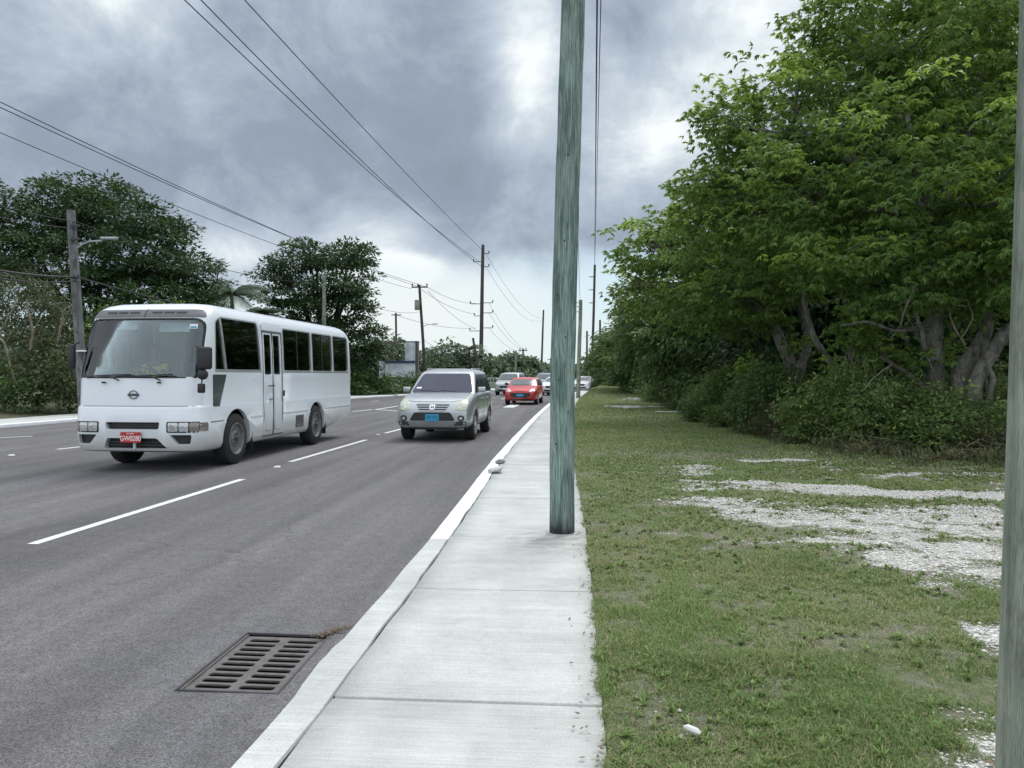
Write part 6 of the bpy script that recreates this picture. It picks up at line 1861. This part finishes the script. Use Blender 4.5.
for i, (px, zc, lumps, lab, lf, rg, dn) in enumerate((
    (372, 84, [Lp(365, 366, 84, 26, 14, 3), Lp(385, 352, 86, 16, 12, 2.5)], 'dark tree behind the ruined walls', 'leaf_far', .5, .55),
    (437, 112, [Lp(430, 362, 112, 20, 12, 4), Lp(445, 350, 112, 12, 8, 3), Lp(440, 370, 110, 20, 12, 4)], 'thin brownish tree between the transformer pole and the tallest pole', 'leaf_far', .6, .26),
    (462, 116, [Lp(462, 365, 116, 18, 13, 4), Lp(478, 362, 116, 12, 12, 3)], 'ragged grey green tree behind the silver off-roader roof', 'leaf_far', .5, .45),
    (498, 140, [Lp(494, 367, 140, 12, 8, 4), Lp(488, 374, 136, 16, 10, 4)], 'low far tree between the tallest pole and the rounded tree', 'leaf_far', .3, .5),
    (517, 152, [Lp(512, 363, 152, 16, 9, 5), Lp(500, 368, 150, 14, 9, 5), Lp(526, 367, 154, 13, 8, 5), Lp(515, 374, 148, 26, 8, 5)], 'large rounded dome of far trees above the red hatchback', 'leaf_far', .2, .55),
    (545, 170, [Lp(541, 371, 170, 12, 6, 5), Lp(555, 374, 176, 12, 6, 5), Lp(570, 375, 182, 12, 6, 5)], 'low far trees sloping down to the near green pole', 'leaf_far', .3, .5))):
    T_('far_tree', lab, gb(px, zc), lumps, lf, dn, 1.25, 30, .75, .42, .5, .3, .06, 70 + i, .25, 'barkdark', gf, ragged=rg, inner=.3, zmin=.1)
def palm(px, zc, tpy, lab, n=22, L_=2.6, seed=1, tx=None):
    base = gb(px, zc); top = W(tx or px, tpy, zc)
    root = empty('palm_tree', base, 0, lab, 'palm tree')
    limb(root, [Vector((0, 0, 0)), (top - base) * .5 + Vector((.1, 0, 0)), top - base], .16, .12, 'barkdark', 'trunk', 9, seed)
    rr = random.Random(seed); V = []; Q = []; tp = top - base
    b = MB()
    for i in range(n):
        a = i * 2.399 + rr.uniform(-.2, .2); el_ = rr.uniform(.1, 1.25); pts = []
        d = Vector((math.cos(a), math.sin(a), 0))
        for q in range(13):
            t_ = q / 12
            pts.append(tp + d * L_ * t_ * math.cos(el_ * (1 - t_ * .5)) + Vector((0, 0, L_ * (math.sin(el_) * t_ - .75 * t_ * t_))))
        b.tube(pts[::3], [.03, .022, .016, .01, .006][:len(pts[::3])], 4)
        for q in range(2, 13):
            t0 = pts[q] - pts[q - 1]; sd = t0.cross(Vector((0, 0, 1))).normalized() if t0.length else Vector((1, 0, 0))
            for s in (-1, 1):
                for h in (0, .5):
                    p = pts[q - 1].lerp(pts[q], h); ll = .62 * math.sin(math.pi * min(.95, q / 12 * .85 + .12)); e = p + sd * s * ll + t0.normalized() * ll * .5 + Vector((0, 0, -ll * .5)); wv = t0.normalized() * .035
                    k0 = len(V); V += [p - wv, p + wv, e + wv * .3, e - wv * .3]; Q.append((k0, k0 + 1, k0 + 2, k0 + 3))
    b.build('frond_ribs', M['barkdark'], root)
    me = np_mesh('fronds', [tuple(v) for v in V], quads=Q); add_attr(me, 'tint', np.random.default_rng(3).random(len(V)) * .6 + .2); add_attr(me, 'fresh', np.zeros(len(V)))
    mobj('fronds', me, M['leaf_dark'], root)
palm(232, 50, 296, 'palm with drooping fronds just above the minibus roof', 26, 3.0, 3)
palm(262, 56, 318, 'lower palm between the minibus roof and the round topped tree', 22, 2.6, 5)
palm(469, 112, 350, 'small far palm just left of the broken leaning pole', 18, 3.2, 6)
T_('conifer', 'narrow dark conifer spire between the two big left-hand trees', gb(218, 56), [Lp(218, 268, 56, 3, 9, .25), Lp(218, 286, 56, 7, 12, .5), Lp(218, 306, 56, 11, 14, .8), Lp(218, 330, 56, 14, 16, 1)],
   'leaf_dark', 3, .4, 24, .3, .06, .3, .1, 0, 81, .1, 'barkdark', gl, ragged=.3, inner=.3)
# bare pale branches in the left scrub
for i, (pts, lab) in enumerate(((((16, 384), (5, 345), (0, 335), (14, 308), (17, 297)), 'long pale bare branch in the scrub at the left picture edge'),
                  (((30, 350), (33, 333), (29, 312), (27, 299)), 'crooked pale bare stem in the middle of the left scrub'), (((58, 341), (62, 325), (65, 310), (73, 305)), 'forked pale bare stem just left of the leaning grey pole'))):
    bb = empty('bare_branch', W(pts[0][0], pts[0][1], 29.6), 0, lab, 'bare branch')
    limb(bb, [W(x, y, 29.6 + .1 * i) - bb.location for x, y in pts], .05, .025, 'twig', 'stem', 6, i)
    limb(bb, [W(pts[1][0], pts[1][1], 29.6) - bb.location, W(pts[1][0] + 9, pts[1][1] - 16, 29.5) - bb.location], .025, .01, 'twig', 'branch', 5, i)
# the far-off wood closing the horizon
C_ = []; O_ = []; S_ = []
r_ = np.random.default_rng(17)
for i in range(5200):
    if i % 2:
        x = r_.uniform(-420, 420); y = 300 + r_.normal(0, 12) - abs(x) * .12; h = 3.5 + 4.0 * fbm(x, y, 30, 3)
    else:
        s_ = r_.uniform(0, 1); side_ = -1; y = 40 + 250 * s_; x = float(kerbL(min(y, 230))) - 34 - 26 * r_.random() - (0 if y < 230 else (y - 230) * .2); h = 1.5 + 6.5 * max(0., float(fbm(x, y, 22, 3)) - .15)
    C_.append((x, y, r_.uniform(.1, 1) ** .8 * h)); O_.append((0, -.3, .95)); S_.append(r_.uniform(1.2, 2.4))
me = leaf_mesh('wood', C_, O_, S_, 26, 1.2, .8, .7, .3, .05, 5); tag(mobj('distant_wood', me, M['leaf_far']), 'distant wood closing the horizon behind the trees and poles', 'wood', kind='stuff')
C_ = []; O_ = []; S_ = []
for i in range(1600):
    y = r_.uniform(26, 120); x = 13 + (y - 26) * .10 + r_.uniform(0, 10); h = 8 + 3 * fbm(x, y, 9, 3)
    C_.append((x, y, r_.uniform(0.02, 1) * h)); O_.append((-.6, -.3, .5)); S_.append(r_.uniform(.9, 1.6))
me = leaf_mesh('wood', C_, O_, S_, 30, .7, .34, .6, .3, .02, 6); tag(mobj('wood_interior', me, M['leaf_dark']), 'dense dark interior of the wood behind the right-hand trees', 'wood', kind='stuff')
print('leaves', TOT)
# az, elevation (radians), widths, amount (+ darker, - brighter)
def _s(px, py): return (math.atan((px - 573) / F), math.atan((375 - py) / F))
def _c(px, py, rx, ry, k): a, e = _s(px, py); return (a, e, rx / F, ry / F, k)
CLOUDS = [
    _c(90, 12, 70, 34, -.33), _c(300, 130, 190, 110, .12), _c(420, 110, 130, 90, .10), _c(470, 210, 110, 40, .10),
    _c(525, 70, 40, 80, -.36), _c(600, 190, 60, 60, -.04), _c(770, 35, 80, 60, -.30), _c(650, 135, 60, 50, -.28),
    _c(620, 20, 60, 40, .12), _c(385, 235, 60, 26, -.20), _c(400, 275, 60, 24, -.34), _c(240, 260, 60, 20, -.22), _c(20, 60, 90, 70, -.06),
    _c(150, 170, 160, 60, .05), _c(590, 240, 60, 25, .10), _c(500, 255, 60, 22, .08),
]
# ------------------------------------------------------------------ world, sun, camera
SUN_EL, SUN_AZ = R(58), R(22)      # azimuth from +Y towards +X
w = bpy.data.worlds.new('World'); sc.world = w; w.use_nodes = True
class WT(NT):
    def __init__(s, tree):
        s.t = tree; tree.nodes.clear()
        s.out = s.n('ShaderNodeOutputWorld')
t = WT(w.node_tree)
tc = t.n('ShaderNodeTexCoord').outputs['Generated']
sp = t.n('ShaderNodeSeparateXYZ', inp={0: tc}); dx, dy, dz = sp.outputs
zc = t.math('MAXIMUM', dz, 0.0)
den = t.math('ADD', zc, .20)
pl = t.n('ShaderNodeCombineXYZ', inp={0: t.math('DIVIDE', dx, den), 1: t.math('DIVIDE', dy, den), 2: 0.0}).outputs[0]
n1 = t.noise(pl, .62, 7, .62, .5)
n2 = t.noise(pl, 1.9, 8, .62, .8)
n3 = t.noise(pl, .30, 4, .5, .3)
sph = t.noise(tc, 5.5, 9, .64, .5)

sph2 = t.noise(tc, 2.2, 5, .55, .4)
az = t.math('ARCTAN2', dx, dy)     # 0 ahead along the road, negative to the left
el = t.math('ARCSINE', dz)
def blob(a0, e0, ra, re, amp):
    u = t.math('DIVIDE', t.math('SUBTRACT', az, a0), ra); v = t.math('DIVIDE', t.math('SUBTRACT', el, e0), re)
    q = t.math('ADD', t.math('MULTIPLY', u, u), t.math('MULTIPLY', v, v))
    return t.math('MULTIPLY', t.math('EXPONENT', t.math('MULTIPLY', q, -1.0)), amp)
# thickness of the cloud deck: 0 thin and bright, 1 thick and dark
mp_ = t.n('ShaderNodeMapping'); t.L(tc, mp_.inputs[0]); mp_.inputs[3].default_value = (1, 1, 1.9)
st_ = mp_.outputs[0]
th = t.math('ADD', t.math('MULTIPLY', n1, .22), t.math('MULTIPLY', n2, .12))
th = t.math('ADD', th, t.math('MULTIPLY', t.noise(st_, 3.2, 8, .6, .4), .40))
th = t.math('ADD', th, t.math('MULTIPLY', t.noise(st_, 8.5, 8, .64, .3), .26))
th = t.math('ADD', th, t.math('MULTIPLY', t.math('SUBTRACT', sph, .5), .75))
for a0, e0, ra, re, amp in CLOUDS:
    th = t.math('ADD', th, blob(a0, e0, ra, re, amp))
ramp = t.n('ShaderNodeValToRGB'); t.L(th, ramp.inputs[0])
cr = ramp.color_ramp
cr.elements[0].position = .20; cr.elements[0].color = (.92, .97, 1.0, 1)
cr.elements[1].position = .86; cr.elements[1].color = (.245, .30, .375, 1)
for pos_, c_ in ((.36, (.58, .66, .73, 1)), (.48, (.44, .515, .615, 1)), (.64, (.30, .365, .455, 1))):
    e = cr.elements.new(pos_); e.color = c_
cloud = ramp.outputs[0]
# clear pale band under the cloud edge
edge = t.math('ADD', el, t.math('MULTIPLY', t.math('SUBTRACT', sph2, .5), .16))
edge = t.math('ADD', edge, t.math('MULTIPLY', t.math('SUBTRACT', sph, .5), .07))
left = t.mapr(az, -.75, -.1, .06, .0)
edge = t.math('ADD', edge, left)
clear = t.mapr(edge, .100, .155, 1, 0, True)
hz = t.mapr(el, 0.0, .15, 0, 1)
pale = t.mix(hz, (.84, .97, 1.02), (.62, .85, 1.0))
sky = t.n('ShaderNodeTexSky', sky_type='NISHITA'); sky.sun_disc = False
sky.sun_elevation = SUN_EL; sky.sun_rotation = SUN_AZ
nish = t.n('ShaderNodeVectorMath', operation='SCALE'); t.L(sky.outputs[0], nish.inputs[0]); nish.inputs['Scale'].default_value = .08
clearcol = t.mix(.25, pale, nish.outputs[0])
clearcol = t.mix(blob(-.20, .10, .22, .09, .55), clearcol, (1.0, .97, .90))
front = t.mix(clear, cloud, clearcol)
# unseen sky overhead and behind the camera, brightened to light the scene
br = t.math('MAXIMUM', t.mapr(el, .50, .95, 0, 1, True), t.mapr(dy, .25, -.35, 0, .7, True))
bright = t.mix(t.mapr(n1, .35, .65), (1.60, 1.66, 1.72), (1.0, 1.08, 1.16))
col = t.mix(br, front, bright)
below = t.mapr(dz, -.02, 0.0, 1, 0)
col = t.mix(below, col, (.12, .13, .12))
bg = t.n('ShaderNodeBackground'); t.L(col, bg.inputs[0]); bg.inputs[1].default_value = 1.0
t.L(bg.outputs[0], t.out.inputs[0])

sd = bpy.data.lights.new('sun', 'SUN'); sd.energy = 1.6; sd.angle = R(25); sd.color = (1, .97, .92)
so = bpy.data.objects.new('sun', sd); link(so)
dirv = Vector((math.sin(SUN_AZ) * math.cos(SUN_EL), math.cos(SUN_AZ) * math.cos(SUN_EL), math.sin(SUN_EL)))
so.rotation_euler = dirv.to_track_quat('Z', 'Y').to_euler(); so.location = (0, 0, 40)

cd = bpy.data.cameras.new('camera'); cam = bpy.data.objects.new('camera', cd); link(cam)
cd.sensor_width = 36; cd.sensor_fit = 'HORIZONTAL'; cd.lens = 36 * F / 1024; cd.clip_start = .05; cd.clip_end = 6000
cam.location = (0, 0, EYE)
cam.rotation_euler = (R(90) - math.atan((384 - HOR) / F), 0, YAW)
sc.camera = cam
sc.view_settings.view_transform = 'Standard'; sc.view_settings.look = 'None'
sc.view_settings.exposure = 0.06; sc.view_settings.gamma = 1
sc.render.resolution_x = 1024; sc.render.resolution_y = 768
sc.cycles.max_bounces = 6; sc.cycles.transparent_max_bounces = 12; sc.cycles.transmission_bounces = 4
sc.cycles.diffuse_bounces = 3; sc.cycles.glossy_bounces = 3
